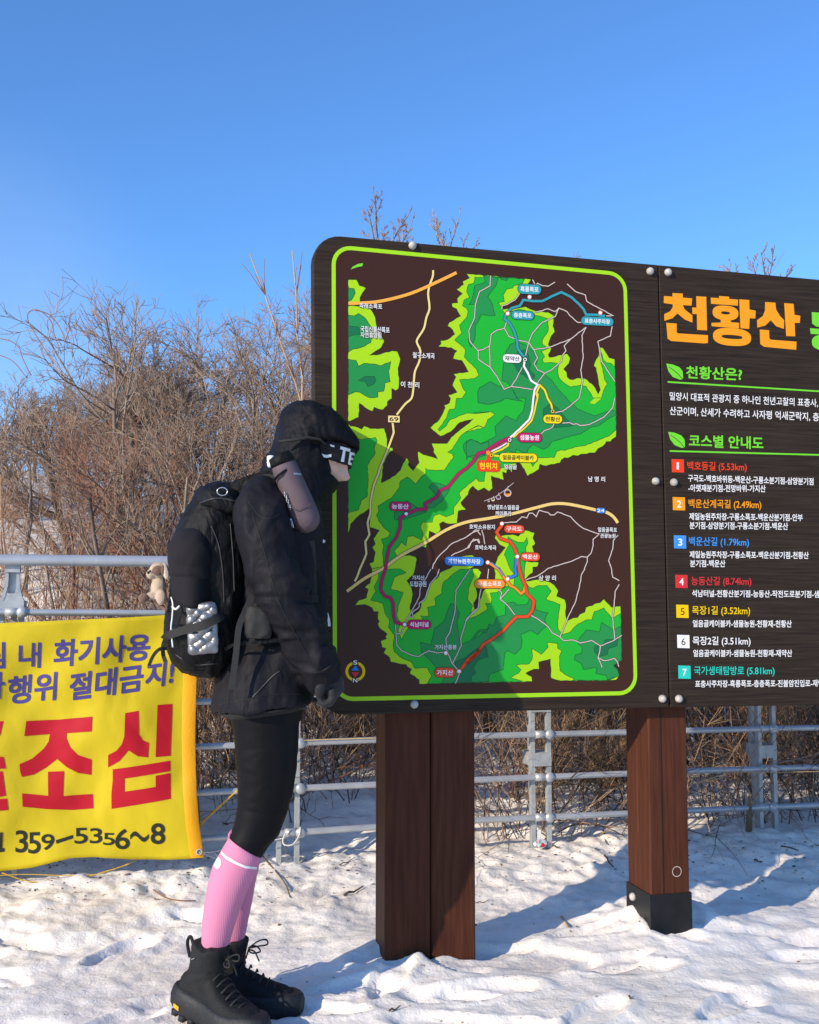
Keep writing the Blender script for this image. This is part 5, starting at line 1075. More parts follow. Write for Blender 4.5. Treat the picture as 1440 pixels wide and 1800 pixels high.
strap([(430, 856, .125), (447, 844, .130), (470, 838, .137), (483, 842, .14)], .008, 'load_strap')
strap([(547, 950, .155), (550, 1000, .15), (551, 1048, .145)], .010, 'chest_strap')
mb = MB(); c_ = S(551, 1052, .152); mb.box(c_, AL * .012, TOC * .004, UZ * .010); mb.obj('buckle', [M_strap], pack)
strap([(575, 1078, .05), (578, 1090, .05), (579, 1101, .05)], .0035, 'reflector', M_white); strap([(567, 950, .09), (571, 953, .09)], .004, 'reflector', M_white)
hp_ = remeshed(MB().loft([ringS((434, 1066), (474, 1068), .034, .185, 3.4, 24), ringS((430, 1080), (479, 1084), .04, .185, 3.4, 24), ringS((430, 1108), (479, 1112), .04, .185, 3.4, 24), ringS((434, 1122), (476, 1122), .032, .185, 3.4, 24)]), .0045, 'hip_pouch', 3); displace(hp_, cloth_noise(.004, 22, 81)); mesh_obj('hip_pouch', hp_, [M_strap], pack, True)
mb = MB(); c_ = S(391, 864, .15); mb.tube([c_ + AL * .0135 * math.cos(k * .3142) + UZ * .0105 * math.sin(k * .3142) for k in range(21)], .0016, 6, cap=False); mb.obj('key_ring', [M_steel], pack, True)
mb = MB(); mb.tube(spline([S(301, 1050, .10), S(304, 1062, .125), S(303, 1085, .12), S(301, 1105, .12), S(304, 1138, .12)], 5), .0022, 6); mb.tube(spline([S(303, 1066, .128), S(309, 1071, .135), S(316, 1065, .135)], 5), .003, 6); mb.obj('bungee', [M_white], pack, True)

cap = thing('cap', S(336, 1068, .12), 'dark baseball cap hung on the side of the backpack', 'cap')
mb = MB(); cc = S(337, 976, .085); mb.ball(cc, 1, 0, (AL * .064, TOC * .082, UZ * .078), 28, 18)
mb.loft([ringS((296, 985), (374, 985), .075, .085, 2.2, 32), ringS((299, 1010), (377, 1012), .073, .085, 2.2, 32), ringS((302, 1019), (377, 1020), .070, .085, 2.2, 32)])
cm = remeshed(mb, .0045, 'crown', 3); displace(cm, cloth_noise(.005, 16, 91, .7)); crown_o = mesh_obj('crown', cm, [M_cap], cap, True)
mb = MB(); vs, fs = [], []
for j in range(9):
    t = j / 8
    for i in range(17):
        s_ = i / 16 * 2 - 1; hw = (39 - 5 * t ** 2) * math.sqrt(max(0, 1 - (.72 * s_ * t) ** 2)) if 0 else 39 - 4 * t ** 2
        x = 338 + s_ * hw; y = 1012 + 58 * t * math.sqrt(1 - .55 * (s_ ** 2) * t) + 2 * s_; vs.append(S(x, y, .085 + .075 + .012 * math.sin(t * 1.6) - .055 * s_ ** 2))
for j in range(8):
    for i in range(16): fs.append((j * 17 + i, (j + 1) * 17 + i, (j + 1) * 17 + i + 1, j * 17 + i + 1))
mb.add(vs, fs); br = mb.obj('brim', [M_cap], cap, True); sd = br.modifiers.new('t', 'SOLIDIFY'); sd.thickness = .004
bt = MB(); bt.ball(S(340, 925, .10), .006); bt.obj('button', [M_cap], crown_o, True)

pad = thing('foam_pad', S(358, 1149, .16), 'folded silver egg crate foam seat pad strapped to the backpack', 'foam pad')
q4 = [S(331, 1066, .152), S(379, 1060, .168), S(382.5, 1145, .172), S(335, 1149, .158)]; nrm = (q4[1] - q4[0]).cross(q4[3] - q4[0]).normalized()
if nrm.dot(TOC) < 0: nrm = -nrm
vs, fs = [], []; NX, NY = 30, 54
for j in range(NY + 1):
    for i in range(NX + 1):
        a, b = i / NX, j / NY; p = q4[0].lerp(q4[1], a).lerp(q4[3].lerp(q4[2], a), b); ed = min(1, min(a, 1 - a) * 14) * min(1, min(b, 1 - b) * 20)
        h = (.0036 + .002 * mnoise.noise(Vector((a * 4, b * 6, 1)))) * math.sin(a * math.pi * 3.5 + b * 3.6 + mnoise.noise(Vector((a * 3, b * 5, 9)))) * math.sin(b * math.pi * 8 + a * 1.2) * ed; vs.append(p + nrm * (h + .004 * ed))
for j in range(NY):
    for i in range(NX): fs.append((j * (NX + 1) + i, (j + 1) * (NX + 1) + i, (j + 1) * (NX + 1) + i + 1, j * (NX + 1) + i + 1))
fo = build('foil_face', vs, fs, [M_foil], pad, True); sd = fo.modifiers.new('t', 'SOLIDIFY'); sd.thickness = .016; sd.offset = 0

pch = thing('bottle_pouch', S(548, 940, .16), 'mauve padded bottle pouch clipped to the shoulder strap', 'bottle pouch')
mb = MB(); mb.loft(tubeS([(494, 808, .155, .018, .02), (496, 812, .155, .030, .03), (501, 823, .155, .0345, .035), (512, 850, .157, .0365, .037), (526, 884, .158, .0385, .038), (535, 906, .158, .0390, .039), (540, 918, .158, .0370, .038), (545, 928, .158, .028, .03), (548, 934, .158, .012, .012)], seg=32))
bm_ = mb.obj('pouch_body', [M_pouch], pch, True)
mb = MB(); mb.loft(tubeS([(490, 799, .152, .012, .015), (491, 801, .152, .031, .032), (496, 811, .154, .0335, .034), (498, 816, .154, .0335, .034)], seg=32)); mb.obj('pouch_lid', [M_pack], pch, True)
bv = bvh_of(bm_); mb = MB(); mb.add(*decal(T12(595, 774, 668, 782, 668, 800, 600, 792), bv, .0012)); mb.obj('label_tab', [M_steel], bm_)
mb = MB(); mb.tube(spline([S(511, 891, .197), S(522, 896, .199), S(534, 892, .2), S(548, 885, .195)], 5), .0012, 6); mb.tube(spline([S(527, 921, .198), S(536, 924, .199), S(544, 920, .198), S(549, 913, .195)], 5), .0010, 6); mb.obj('seam', [M_pouch], bm_, True)
strap([(478, 850, .16), (484, 842, .175), (492, 834, .19), (504, 826, .19), (518, 820, .18)], .0035, 'pouch_strap', M_pack, pch)

pen = thing('pen', S(513, 955, .185), 'white pen clipped to the strap beside the bottle pouch', 'pen')
mb = MB(); mb.tube([S(510.5, 912, .187), S(512, 930, .188), S(514.5, 945, .188)], .0036, 8); mb.tube([S(514.5, 945, .188), S(516.5, 957, .188)], [.003, .0006], 8); mb.obj('barrel', [M_white], pen, True)
mb = MB(); mb.tube([S(513, 914, .193), S(516, 928, .193)], .0016, 6); mb.obj('clip', [M_steel], pen, True)
kc = thing('key_chain', S(503, 880, .185), 'small steel chain hanging from the shoulder strap above the white pen', 'chain')
mb = MB()
for k in range(7):
    a = S(500.5 + 1.6 * k, 867 + 4.4 * k, .19); ax = AL if k % 2 else TOC
    mb.tube([a + UZ * .0048 * math.cos(t * .785) + ax * .0026 * math.sin(t * .785) for t in range(9)], .0009, 5, cap=False)
mb.obj('links', [M_steel], kc, True)
ch = thing('bear_charm', S(474, 818, .08), 'tiny white bear shaped charm clipped behind the hood', 'charm')
mb = MB(); mb.ball(S(476, 807, .085), .011); mb.ball(S(472, 803.5, .085), .0045); mb.ball(S(479.5, 803, .085), .0045); mb.ball(S(475, 816, .085), .0095, 0, (AL * .0085, TOC * .008, UZ * .011)); mb.ball(S(471, 813, .087), .0035); mb.ball(S(483, 812, .087), .004)
mesh_obj('charm_body', remeshed(mb, .0018, 'charm_body', 2), [M_white], ch, True)

M_fur = mat('beige_plush', (.50, .38, .26), .9, var=.15, vscale=60, bump=.5, bscale=350, sheen=.3); M_furb = mat('brown_plush', (.16, .085, .055), .9, var=.15, vscale=60, bump=.5, bscale=350, sheen=.3); M_furw = mat('cream_plush', (.66, .56, .44), .9, bump=.5, bscale=350, sheen=.3)
pls = thing('plush_toy', S(272, 1062, .03), 'small beige plush animal hanging behind the backpack above the banner', 'plush toy')
mb = MB(); mb.ball(S(280, 1003, .03), .026, 0, (AL * .027, TOC * .024, UZ * .024)); mb.ball(S(266, 1009, .035), .014); mb.ball(S(279, 1034, .03), .024, 0, (AL * .022, TOC * .022, UZ * .032)); mb.ball(S(269, 1047, .04), .013, 0, (AL * .02, TOC * .012, UZ * .011)); mb.ball(S(284, 1051, .05), .016, 0, (AL * .015, TOC * .013, UZ * .02))
pb_ = mesh_obj('plush_body', remeshed(mb, .003, 'plush_body', 3), [M_fur], pls, True)
mb = MB(); mb.ball(S(278, 1003, .05), .012, 0, (AL * .016, TOC * .008, UZ * .014)); mb.obj('cheek_patch', [M_furb], pb_, True)
mb = MB(); mb.ball(S(291, 1004, .058), .014, 0, (AL * .008 + UZ * .004, TOC * .004, UZ * .022 - AL * .006)); mb.obj('ear', [M_furw], pls, True); mb = MB(); mb.ball(S(287, 1001, .058), .012, 0, (AL * .006, TOC * .004, UZ * .016)); mb.obj('ear', [M_furb], pls, True)
mb = MB(); mb.ball(S(261, 1006.5, .045), .004); mb.obj('nose', [M_dark], pls, True); mb = MB(); mb.ball(S(264, 1004, .052), .003); mb.obj('eye', [M_dark], pls, True)
mb = MB(); mb.ball(S(253, 1051, .045), .013, 0, (AL * .015, TOC * .012, UZ * .012)); mb.obj('foot', [M_furb], pls, True)
mb = MB(); mb.tube(spline([S(280, 1060, .04), S(287, 1068, .04), S(294, 1074, .05)], 4), [.006] * 9, 8); mb.obj('tail', [M_furb], pls, True)

# ================================================================== trees, scrub and litter
M_bark = mat('grey_brown_bark', (.24, .185, .14), .85, var=.4, vscale=9, bump=.3, bscale=60, stretch=(1, 1, .3))
M_bark2 = mat('ochre_bark', (.19, .125, .062), .85, var=.4, vscale=8, bump=.3, bscale=60, stretch=(1, 1, .3))
M_twig = mat('grey_twig', (.33, .245, .18), .8, var=.25, vscale=3)
M_twig2 = mat('brown_twig', (.31, .195, .125), .8, var=.3, vscale=3)
M_red = mat('red_brown_stem', (.25, .115, .066), .75, var=.3, vscale=3)
M_tan = mat('straw_stem', (.42, .28, .15), .8, var=.25, vscale=3)
M_dk = mat('dark_stem', (.085, .056, .038), .85, var=.3, vscale=3)
class Tubes:
    """many thin tapered tubes at once"""
    def __init__(s): s.g = {}; s.sc = 1.
    def add(s, pts, rad, sides=3, m=0):
        s.g.setdefault((len(pts), sides), []).append((pts, rad, m))
    def obj(s, name, mats, parent=None):
        VV, FF, MM = [], [], []; base = 0
        for (n, k), L in s.g.items():
            P = np.array([l[0] for l in L], float) * s.sc; Rd = np.array([l[1] for l in L], float); B = len(L)
            t = np.empty_like(P); t[:, 1:-1] = P[:, 2:] - P[:, :-2]; t[:, 0] = P[:, 1] - P[:, 0]; t[:, -1] = P[:, -1] - P[:, -2]; t /= np.linalg.norm(t, axis=2, keepdims=True) + 1e-9
            ref = np.where(np.abs(t[:, :1, 2:3]) > .9, np.array([1., 0, 0]), np.array([0, 0, 1.])); a = np.cross(t, ref); a /= np.linalg.norm(a, axis=2, keepdims=True) + 1e-9; b = np.cross(t, a)
            ang = np.arange(k) * 2 * math.pi / k
            V = P[:, :, None, :] + Rd[:, :, None, None] * (a[:, :, None, :] * np.cos(ang)[None, None, :, None] + b[:, :, None, :] * np.sin(ang)[None, None, :, None])
            VV.append(V.reshape(-1, 3)); id_ = np.arange(B * n * k).reshape(B, n, k) + base; base += B * n * k; nx_ = np.roll(id_, -1, 2)
            FF.append(np.stack([id_[:, :-1], nx_[:, :-1], nx_[:, 1:], id_[:, 1:]], -1).reshape(-1, 4)); MM.append(np.repeat([l[2] for l in L], (n - 1) * k))
        me = np_mesh(name, np.concatenate(VV), np.concatenate(FF)); me.polygons.foreach_set('material_index', np.concatenate(MM).astype(np.int32))
        o = mesh_obj(name, me, mats, parent, True); o.location = (0, 0, 0) if parent is not None else o.location; return o
def nrm3(x, y, z):
    l = math.sqrt(x * x + y * y + z * z) + 1e-9; return (x / l, y / l, z / l)
def limb(rng, p, d, L, n, wob, up):
    g_ = rng.gauss; x, y, z = p; a, b, c = d; pts = [(x, y, z)]; st = L / (n - 1)
    for i in range(n - 1):
        a, b, c = nrm3(a + g_(0, wob), b + g_(0, wob), c + g_(0, wob) + up); x += a * st; y += b * st; z += c * st; pts.append((x, y, z))
    return pts, (a, b, c)
def lin(a, b, n): return [a + (b - a) * i / (n - 1) for i in range(n)]
def tree_mesh(seed, H, stems, tilt, lean, ratio, levels, kids, twig_r=.0019, r0=.03, wob=.12, up=.05, ang=(.45, .95), lead=0.):
    """a bare tree: stems and limbs in one set of tubes, twigs in the other"""
    rng = random.Random(seed); tk, cr = Tubes(), Tubes(); U = rng.uniform
    def rec(p, d, L, r, lv):
        n = 7 if lv == 0 else 6 if lv == 1 else 5 if lv == 2 else 4
        pts, dd = limb(rng, p, d, L, n, wob * (1 + .35 * lv), up); r1 = max(twig_r * .7, r * .42)
        (tk if lv < 2 else cr).add(pts, lin(r, r1, n), 6 if lv == 0 else 4 if lv == 1 else 3, 0 if lv < 2 or rng.random() < .6 else 1)
        if lv >= levels: return
        for i in range(int(kids[lv] * U(.8, 1.25) + .5)):
            t = U(.22 if lv else .28, 1.) ** .8; f = t * (n - 1); j = min(int(f), n - 2); A, B = pts[j], pts[j + 1]; k = f - j
            q = (A[0] + (B[0] - A[0]) * k, A[1] + (B[1] - A[1]) * k, A[2] + (B[2] - A[2]) * k); td = nrm3(B[0] - A[0], B[1] - A[1], B[2] - A[2]); r_ = (rng.gauss(0, 1), rng.gauss(0, 1), rng.gauss(0, 1))
            s_ = nrm3(td[1] * r_[2] - td[2] * r_[1], td[2] * r_[0] - td[0] * r_[2], td[0] * r_[1] - td[1] * r_[0]); an = U(*ang); ca, sa = math.cos(an), math.sin(an)
            rec(q, nrm3(td[0] * ca + s_[0] * sa, td[1] * ca + s_[1] * sa, td[2] * ca + s_[2] * sa + .12), L * ratio * U(.65, 1.15) * (1.15 - (.45 + .30 * (lead > 0 and lv == 0)) * t), max(twig_r, r * (1 - t * .55) * .55), lv + 1)
    for i in range(stems):
        az = U(0, 6.2832); tl = U(*tilt); k = .05 * min(stems - 1, 3)
        rec((math.cos(az) * k, math.sin(az) * k, -.1), nrm3(math.cos(az) * math.sin(tl) + lean[0], math.sin(az) * math.sin(tl) + lean[1], math.cos(tl)), (H * U(.85, 1.) if lead else H * U(.55, .75)), r0 * U(.7, 1.1), 0)
    return tk, cr
def place(px, Y, dz=0): 
    x = (px - 720) / F * Y; return Vector((x, Y, tz(x, Y) + dz))
def tree(px, Y, top, label, name='bare_tree', cat='tree', seed=1, stems=5, tilt=(.1, .7), lean=(0, 0), ratio=.52, levels=3, kids=(9, 9, 6), r0=.03, mats=None, group='bare trees behind the fence', **kw):
    b = place(px, Y); H = CAMH + (1053 - top) / F * Y - b.z
    tk, cr = tree_mesh(seed, H, stems, tilt, lean, ratio, levels, kids, r0=r0, **kw)
    A = np.array([q for T_ in (tk, cr) for L in T_.g.values() for l in L for q in l[0]]); lo, hi = .1, 3.
    for _ in range(24):                                                     # size the tree so that its top stands where the photograph has it
        sc = (lo + hi) / 2; tp_ = np.max((b.z + A[:, 2] * sc - CAMH) / np.maximum(.5, b.y + A[:, 1] * sc))
        if tp_ > (1053 - top) / F: hi = sc
        else: lo = sc
    tk.sc = cr.sc = sc
    if kw.get('lead'):                                                      # a straight tree: stand it so that its tip is where the photograph has it
        k = int(np.argmax((b.z + A[:, 2] * sc - CAMH) / np.maximum(.5, b.y + A[:, 1] * sc))); b.x += (px - 720) / F * (b.y + A[k, 1] * sc) - (b.x + A[k, 0] * sc)
    o = thing(name, b, label, cat, group); m_ = mats or [M_bark, M_twig2]; tk.obj('trunk', [m_[0]], o); cr.obj('crown', [M_twig if m_[0] is M_bark else m_[1], m_[1]], o); return o
tree(165, 8.0, 585, 'broad rounded bare tree far left with a dense vase of fine upright twigs', seed=3, stems=9, tilt=(.08, .62), kids=(11, 11, 8), r0=.03, up=.07, lean=(-.05, 0))
tree(440, 7.2, 462, 'tall bare tree rising left of the board, its limbs sweeping to the left', seed=11, stems=6, tilt=(.05, .5), lean=(-.38, .1), kids=(11, 10, 7), r0=.036, wob=.13)
tree(515, 8.2, 468, 'bare tree with dark twigs directly behind the left edge of the board', seed=21, stems=6, tilt=(.1, .6), lean=(-.05, 0), kids=(11, 10, 7), r0=.033)
tree(268, 6.0, 655, 'small open bare tree standing between banner and backpack', seed=35, stems=4, tilt=(.15, .6), lean=(-.05, 0), kids=(6, 6, 4), r0=.020, mats=[M_bark, M_twig2])
tree(30, 7.2, 660, 'low bare shrub at the left picture edge behind the handrail', 'bare_shrub', 'shrub', seed=41, stems=6, tilt=(.15, .8), kids=(6, 7, 4), r0=.018, mats=[M_bark, M_twig2])
tree(-75, 8.8, 620, 'bare tree reaching in from beyond the left picture edge', seed=43, stems=6, tilt=(.1, .7), lean=(.12, 0), kids=(9, 9, 6), r0=.03)
tree(100, 10.2, 640, 'distant bare tree behind the broad rounded one on the left', seed=51, stems=5, tilt=(.1, .7), kids=(9, 9, 6), r0=.03)
tree(345, 9.6, 560, 'distant bare tree between the rounded tree and the left sweeping tree', seed=53, stems=5, tilt=(.1, .65), kids=(9, 9, 6), r0=.03)
tree(250, 10.8, 610, 'farthest bare tree seen through the small open tree', seed=57, stems=4, tilt=(.1, .7), kids=(9, 9, 6), r0=.03)
tree(470, 9.8, 560, 'bare thicket tree seen just above the hood of the hiker', seed=59, stems=5, tilt=(.1, .7), lean=(-.1, 0), kids=(9, 9, 6), r0=.03)
tree(395, 6.1, 690, 'reddish bare shrub right behind the backpack', 'bare_shrub', 'shrub', seed=61, stems=8, tilt=(.1, .75), kids=(7, 7, 5), r0=.016, mats=[M_red, M_red])
tree(180, 6.4, 740, 'rust coloured bare shrub above the middle of the banner', 'bare_shrub', 'shrub', seed=63, stems=6, tilt=(.2, .85), kids=(6, 6, 4), r0=.014, mats=[M_red, M_twig2])
tree(500, 6.6, 640, 'bare shrub filling the gap between the hood and the board edge', 'bare_shrub', 'shrub', seed=67, stems=7, tilt=(.1, .7), kids=(8, 8, 5), r0=.02, mats=[M_bark, M_twig2])
tree(655, 8.2, 308, 'bare tree whose crown shows above the upper left corner of the board', seed=71, stems=1, tilt=(.0, .03), lean=(.0, 0), ratio=.30, levels=3, kids=(40, 9, 6), r0=.024, mats=[M_bark2, M_twig2], lead=1., twig_r=.003, wob=.07)
tree(812, 9.0, 346, 'bare tree whose crown peeps over the board right of its first bolt', seed=75, stems=1, tilt=(.0, .03), lean=(.0, 0), ratio=.27, levels=3, kids=(40, 9, 6), r0=.022, lead=1., twig_r=.003, wob=.07)
tree(1015, 9.2, 430, 'bare tree of which only two tips clear the middle of the board', seed=77, stems=2, tilt=(.02, .06), ratio=.24, levels=3, kids=(14, 6, 4), r0=.022, mats=[M_bark2, M_twig2], lead=1., wob=.05)
tree(1365, 8.4, 412, 'bare tree showing above the orange title at the right', seed=81, stems=1, tilt=(.0, .03), ratio=.30, levels=3, kids=(36, 8, 5), r0=.022, mats=[M_bark2, M_twig2], lead=1., twig_r=.003, wob=.07)
tree(1240, 9.5, 466, 'bare tree with one twig tip above the seam of the two panels', seed=83, stems=2, tilt=(.03, .25), kids=(6, 6, 4), r0=.03)
tree(910, 6.2, 900, 'leaning dark shrub behind the fence between the two brown posts', 'bare_shrub', 'shrub', seed=85, stems=5, tilt=(.3, .9), lean=(-.3, 0), kids=(8, 7, 4), r0=.03, mats=[M_dk, M_twig2])
tree(1004, 5.35, 700, 'ochre barked tree close behind the fence, left of the right post', seed=87, stems=3, tilt=(.05, .3), lean=(.22, .1), kids=(7, 7, 4), r0=.055, mats=[M_bark2, M_twig2], twig_r=.002)
tree(592, 5.5, 760, 'ochre barked tree close behind the fence, left of the left post', seed=89, stems=2, tilt=(.03, .2), lean=(.03, .1), kids=(8, 7, 4), r0=.05, mats=[M_bark2, M_twig2], twig_r=.002)
tree(1290, 5.8, 880, 'brushy brown shrub behind the fence right of the right post', 'bare_shrub', 'shrub', seed=91, stems=10, tilt=(.1, .7), kids=(7, 6, 4), r0=.012, mats=[M_dk, M_twig2])
tree(1420, 5.9, 900, 'brushy dark shrub behind the fence at the right picture edge', 'bare_shrub', 'shrub', seed=93, stems=10, tilt=(.1, .7), kids=(7, 6, 4), r0=.012, mats=[M_dk, M_twig2])
tree(350, 5.3, 1000, 'tangled brown shrub behind the fence right of the banner', 'bare_shrub', 'shrub', seed=95, stems=9, tilt=(.2, .9), kids=(7, 7, 4), r0=.012, mats=[M_dk, M_twig2])
# two straight young shoots left of the board
def shoot(a, b, Y, label, seed):
    o_ = place(a[0], Y); base = CO + ray(*a) * (Y / ray(*a).y); top = CO + ray(*b) * (Y / ray(*b).y); d = top - base; foot = base - d * ((base.z - o_.z) / d.z)
    o = thing('young_shoot', foot, label, 'sapling', 'young shoots beside the board'); rng = random.Random(seed); tk, cr = Tubes(), Tubes(); L = (top - foot)
    P = [tuple(L * (i / 11) + Vector((rng.gauss(0, .008), rng.gauss(0, .008), 0)) * (i > 0)) for i in range(12)]; tk.add(P, lin(.014, .003, 12), 6); D = L.normalized()
    for i in range(16):
        t = rng.uniform(.5, 1) ** .6; j = min(int(t * 11), 10); dd = (D + Vector((rng.gauss(0, .26), rng.gauss(0, .26), rng.gauss(0, .1)))).normalized(); pts, _ = limb(rng, P[j], tuple(dd), rng.uniform(.06, .22), 4, .12, .05); cr.add(pts, lin(.003, .0016, 4), 3)
    tk.obj('trunk', [M_tan], o); cr.obj('crown', [M_red], o)
shoot((530, 705), (437, 446), 5.6, 'leaning straight young shoot with a reddish tip left of the board', 1); shoot((531, 700), (516, 440), 5.7, 'upright pale young shoot against the left edge of the board', 2)

# arching vines above the left tree
vt = thing('climbing_vine', place(110, 7.6), 'thin vine looping out of the top of the broad rounded tree', 'vine'); mb = MB(); Yv = 7.6
for pl_ in ([(95, 640), (70, 600), (50, 565), (52, 548), (70, 546), (90, 565), (96, 590), (108, 620)], [(60, 545), (85, 552), (105, 575), (115, 600)], [(115, 600), (125, 575), (140, 573), (152, 590), (165, 580), (178, 566)], [(0, 595), (20, 600), (34, 612), (40, 630), (55, 660)], [(-20, 620), (10, 628), (28, 640), (48, 665)]):
    mb.tube(spline([CO + ray(a, b) * (Yv / ray(a, b).y) for a, b in pl_], 5), .0035, 5)
mb.obj('stem', [M_red], vt, True)

# ---- scrub: countless stems
def scrub(name, N, pxr, Yr, hr, seed, palette, label, tilt=.35, sub=4, arch=0., r=.0028, fn=None, mats=None):
    rn = np.random.default_rng(seed); rng = random.Random(seed); T_ = Tubes(); Y = rn.uniform(*Yr, N); px = rn.uniform(*pxr, N); X = (px - 720) / F * Y; Z = terrain(X, Y); w_ = fn(px, Y) if fn else np.full(N, .5); g_ = rng.gauss
    for i in range(N):
        if fn and w_[i] < .22: continue                                     # clearings where the snow shows
        if ((X[i] - FP.x) * FN2.x + (Y[i] - FP.y) * FN2.y) < .16: continue
        h = rng.uniform(*hr) * (.6 + .8 * float(w_[i])); az = rng.uniform(0, 6.283); tl = abs(g_(0, tilt)); m = rng.choices(range(4), palette)[0]
        pts, _ = limb(rng, (float(X[i]), float(Y[i]), float(Z[i]) - .03), (math.cos(az) * math.sin(tl), math.sin(az) * math.sin(tl), math.cos(tl)), h, 6, .10 + arch * .1, -.18 * arch); rr = r * rng.uniform(.6, 1.5); T_.add(pts, lin(rr, rr * .35, 6), 3, m)
        for k in range(max(0, int(g_(sub, sub * .5) + .5))):
            j = rng.randint(1, 4); A, B = pts[j], pts[j + 1]; td = nrm3(B[0] - A[0], B[1] - A[1], B[2] - A[2])
            q, _ = limb(rng, A, nrm3(td[0] + g_(0, .5), td[1] + g_(0, .5), td[2] + g_(0, .5)), h * rng.uniform(.15, .45), 4, .2, .0); T_.add(q, lin(rr * .6, rr * .3, 4), 3, m)
    o = T_.obj(name, mats or [M_red, M_tan, M_twig2, M_dk]); return tag(o, label, 'undergrowth', None, 'stuff')
patch = lambda sx, sd: (lambda px, Y: np.maximum(0, .5 + 1.5 * fbm(px * sx, Y * .9, 1., 2, sd)))
scrub('dry_stems', 700, (-120, 420), (4.5, 7.0), (.35, .95), 5, (.40, .24, .24, .12), 'dense upright reddish dry stems behind the fence on the left', .18, 3, 0, .0030, patch(.012, 4))
scrub('brown_scrub', 550, (-150, 620), (6.5, 11), (.4, 1.25), 6, (.20, .16, .48, .16), 'brown leafless scrub covering the slope on the left', .4, 5, .1, .0028, patch(.01, 9))
scrub('tangled_scrub', 1500, (330, 1500), (4.75, 6.0), (.4, 1.0), 7, (.08, .14, .34, .44), 'dark tangle of bare twigs behind the fence below the board', .6, 5, .5, .0026, patch(.012, 14))
scrub('back_scrub', 2400, (330, 1700), (5.8, 9), (.7, 1.5), 8, (.06, .12, .36, .46), 'dark brown brush farther back under and beside the board', .4, 5, .3, .0032, patch(.01, 19))

# ---- sticks and litter on the snow
def stick(px, r, label, m=M_dk, lift=.006, name='stick', sides=6):
    P = [G(a, b, lift) for a, b in px]; P = spline(P, 4) if len(P) > 2 else [P[0].lerp(P[1], k / 4) + Vector((0, 0, .004 * math.sin(k * 2.1))) for k in range(5)]
    mb = MB(); mb.tube(P, [r * (1 - .5 * i / (len(P) - 1)) for i in range(len(P))], sides); o = thing(name, P[0], label, 'stick'); mb.obj('shaft', [m], o, True); return o
Z4 = lambda *xy: [(920 + xy[i] / 2.769, 1450 + xy[i + 1] / 2.769) for i in range(0, len(xy), 2)]
Z3 = lambda *xy: [(400 + xy[i] / 2.769, 1400 + xy[i + 1] / 2.769) for i in range(0, len(xy), 2)]
Z5 = lambda *xy: [(270 + xy[i] / 4.8, 1440 + xy[i + 1] / 4.8) for i in range(0, len(xy), 2)]
stick(Z4(175, 48, 230, 18, 290, 8, 390, 20, 485, 66), .004, 'long bowed dark twig on the snow left of the right post', lift=.012); stick(Z4(395, 155, 440, 218), .004, 'short slanting twig left of the right post, below the bowed one'); stick(Z4(390, 35, 405, 105), .003, 'thin twig hanging from the bowed twig by the right post')
stick(Z4(185, 455, 212, 492, 230, 528), .0045, 'pale straw coloured stick in front of the right post', M_tan); stick(Z4(1125, 178, 1165, 190), .005, 'short dark bark chip right of the right post'); stick(Z4(1255, 110, 1300, 118, 1340, 132), .0035, 'thin twig lying near the right picture edge')
stick(Z3(568, 487, 660, 450), .005, 'dark straight stick left of the left post'); stick(Z3(165, 290, 250, 390, 285, 440, 305, 500), .0035, 'long thin branch lying beside the pink socks'); stick(Z3(545, 342, 620, 308), .0025, 'fine twig near the foot of the fence left of the left post')
stick(Z3(787, 1055, 842, 1035), .003, 'small twig in the foreground below the left post'); stick(Z3(1212, 527, 1275, 515), .002, 'fine twig right of the left post'); stick(Z5(0, 610, 80, 665, 150, 690, 260, 702, 360, 700), .003, 'curved reddish twig below the banner corner', M_red)
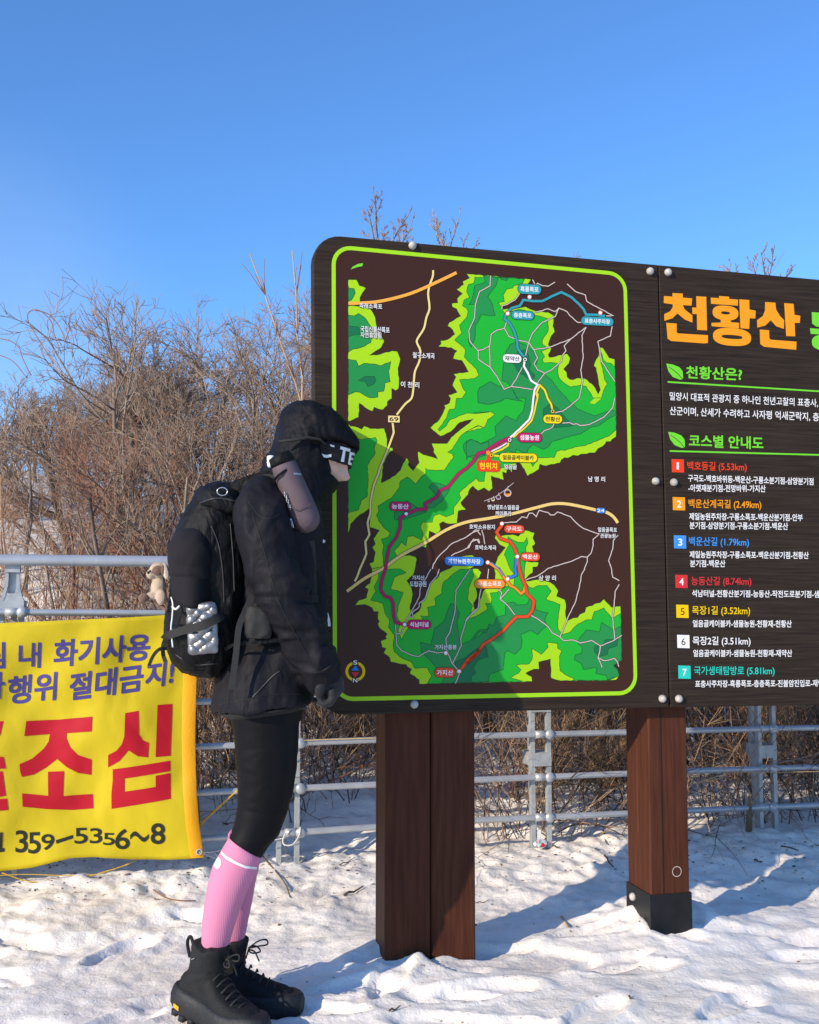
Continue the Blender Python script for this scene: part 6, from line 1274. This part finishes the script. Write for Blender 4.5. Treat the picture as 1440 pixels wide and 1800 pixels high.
stick(Z4(148, 110, 178, 118), .003, 'tiny curled twig below the fence post in the middle'); stick(Z4(515, 845, 525, 856), .003, 'tiny dark twig in the right foreground')
st = thing('stump', G(1316, 1457), 'broken brown plant stump in front of the right fence post', 'stump'); mb = MB(); p = G(1316, 1460, -.02); mb.tube([p, p + Vector((.003, 0, .06)), p + Vector((.010, .01, .12)), p + Vector((.012, .015, .17))], [.016, .014, .011, .003], 7); mb.obj('shaft', [M_bark2], st)
wr = thing('wrapper', G(952, 1492), 'crumpled clear and red wrapper at the foot of the middle fence post', 'litter'); p = G(950, 1492, .02); mb = MB(); mb.ball(p, .02, 0, (AL * .028, TOC * .016, UZ * .018), 10, 6); wme = remeshed(mb, .004, 'film', 1); displace(wme, cloth_noise(.012, 50, 4, .8)); mesh_obj('film', wme, [mat('clear_film', (.45, .46, .48), .15, spec=.8)], wr)
mb = MB(); mb.ball(p + TOC * .012 - UZ * .004 + AL * .004, .01, 0, (AL * .014, TOC * .007, UZ * .007), 8, 5); mb.obj('label_patch', [PR['signred']], wr); mb = MB(); mb.box(p + UZ * .03 - TOC * .01, AL * .007, TOC * .002, UZ * .025); mb.obj('flap', [M_white], wr)
rng = np.random.default_rng(4); T_ = Tubes(); vs, fs, mi = [], [], []
for i in range(1500):
    px = rng.uniform(-60, 1500); u_ = rng.random()
    base = 1500 if px < 900 else 1470; py = base + abs(rng.normal(0, 45)) if u_ < .8 else rng.uniform(1480, 1800)
    p = G(px, py, .002) if i < 900 else None
    if p is None: break
    a = rng.uniform(0, 6.28); s_ = rng.uniform(.003, .011) * (1 if u_ < .8 else .6); b = len(vs); d = Vector((math.cos(a), math.sin(a), rng.uniform(-.3, .3))); e = Vector((-d.y, d.x, rng.uniform(-.4, .6)))
    vs += [p + d * s_, p + e * s_ * .45 + UZ * .002, p - d * s_, p - e * s_ * .45 + UZ * .001]; fs.append((b, b + 1, b + 2, b + 3)); mi.append(int(rng.integers(0, 3)))
lt = build('leaf_litter', vs, fs, [M_dk, M_red, M_bark], None, False, mi); tag(lt, 'dark specks of dead leaves and bark scattered over the snow', 'leaf litter', None, 'stuff')
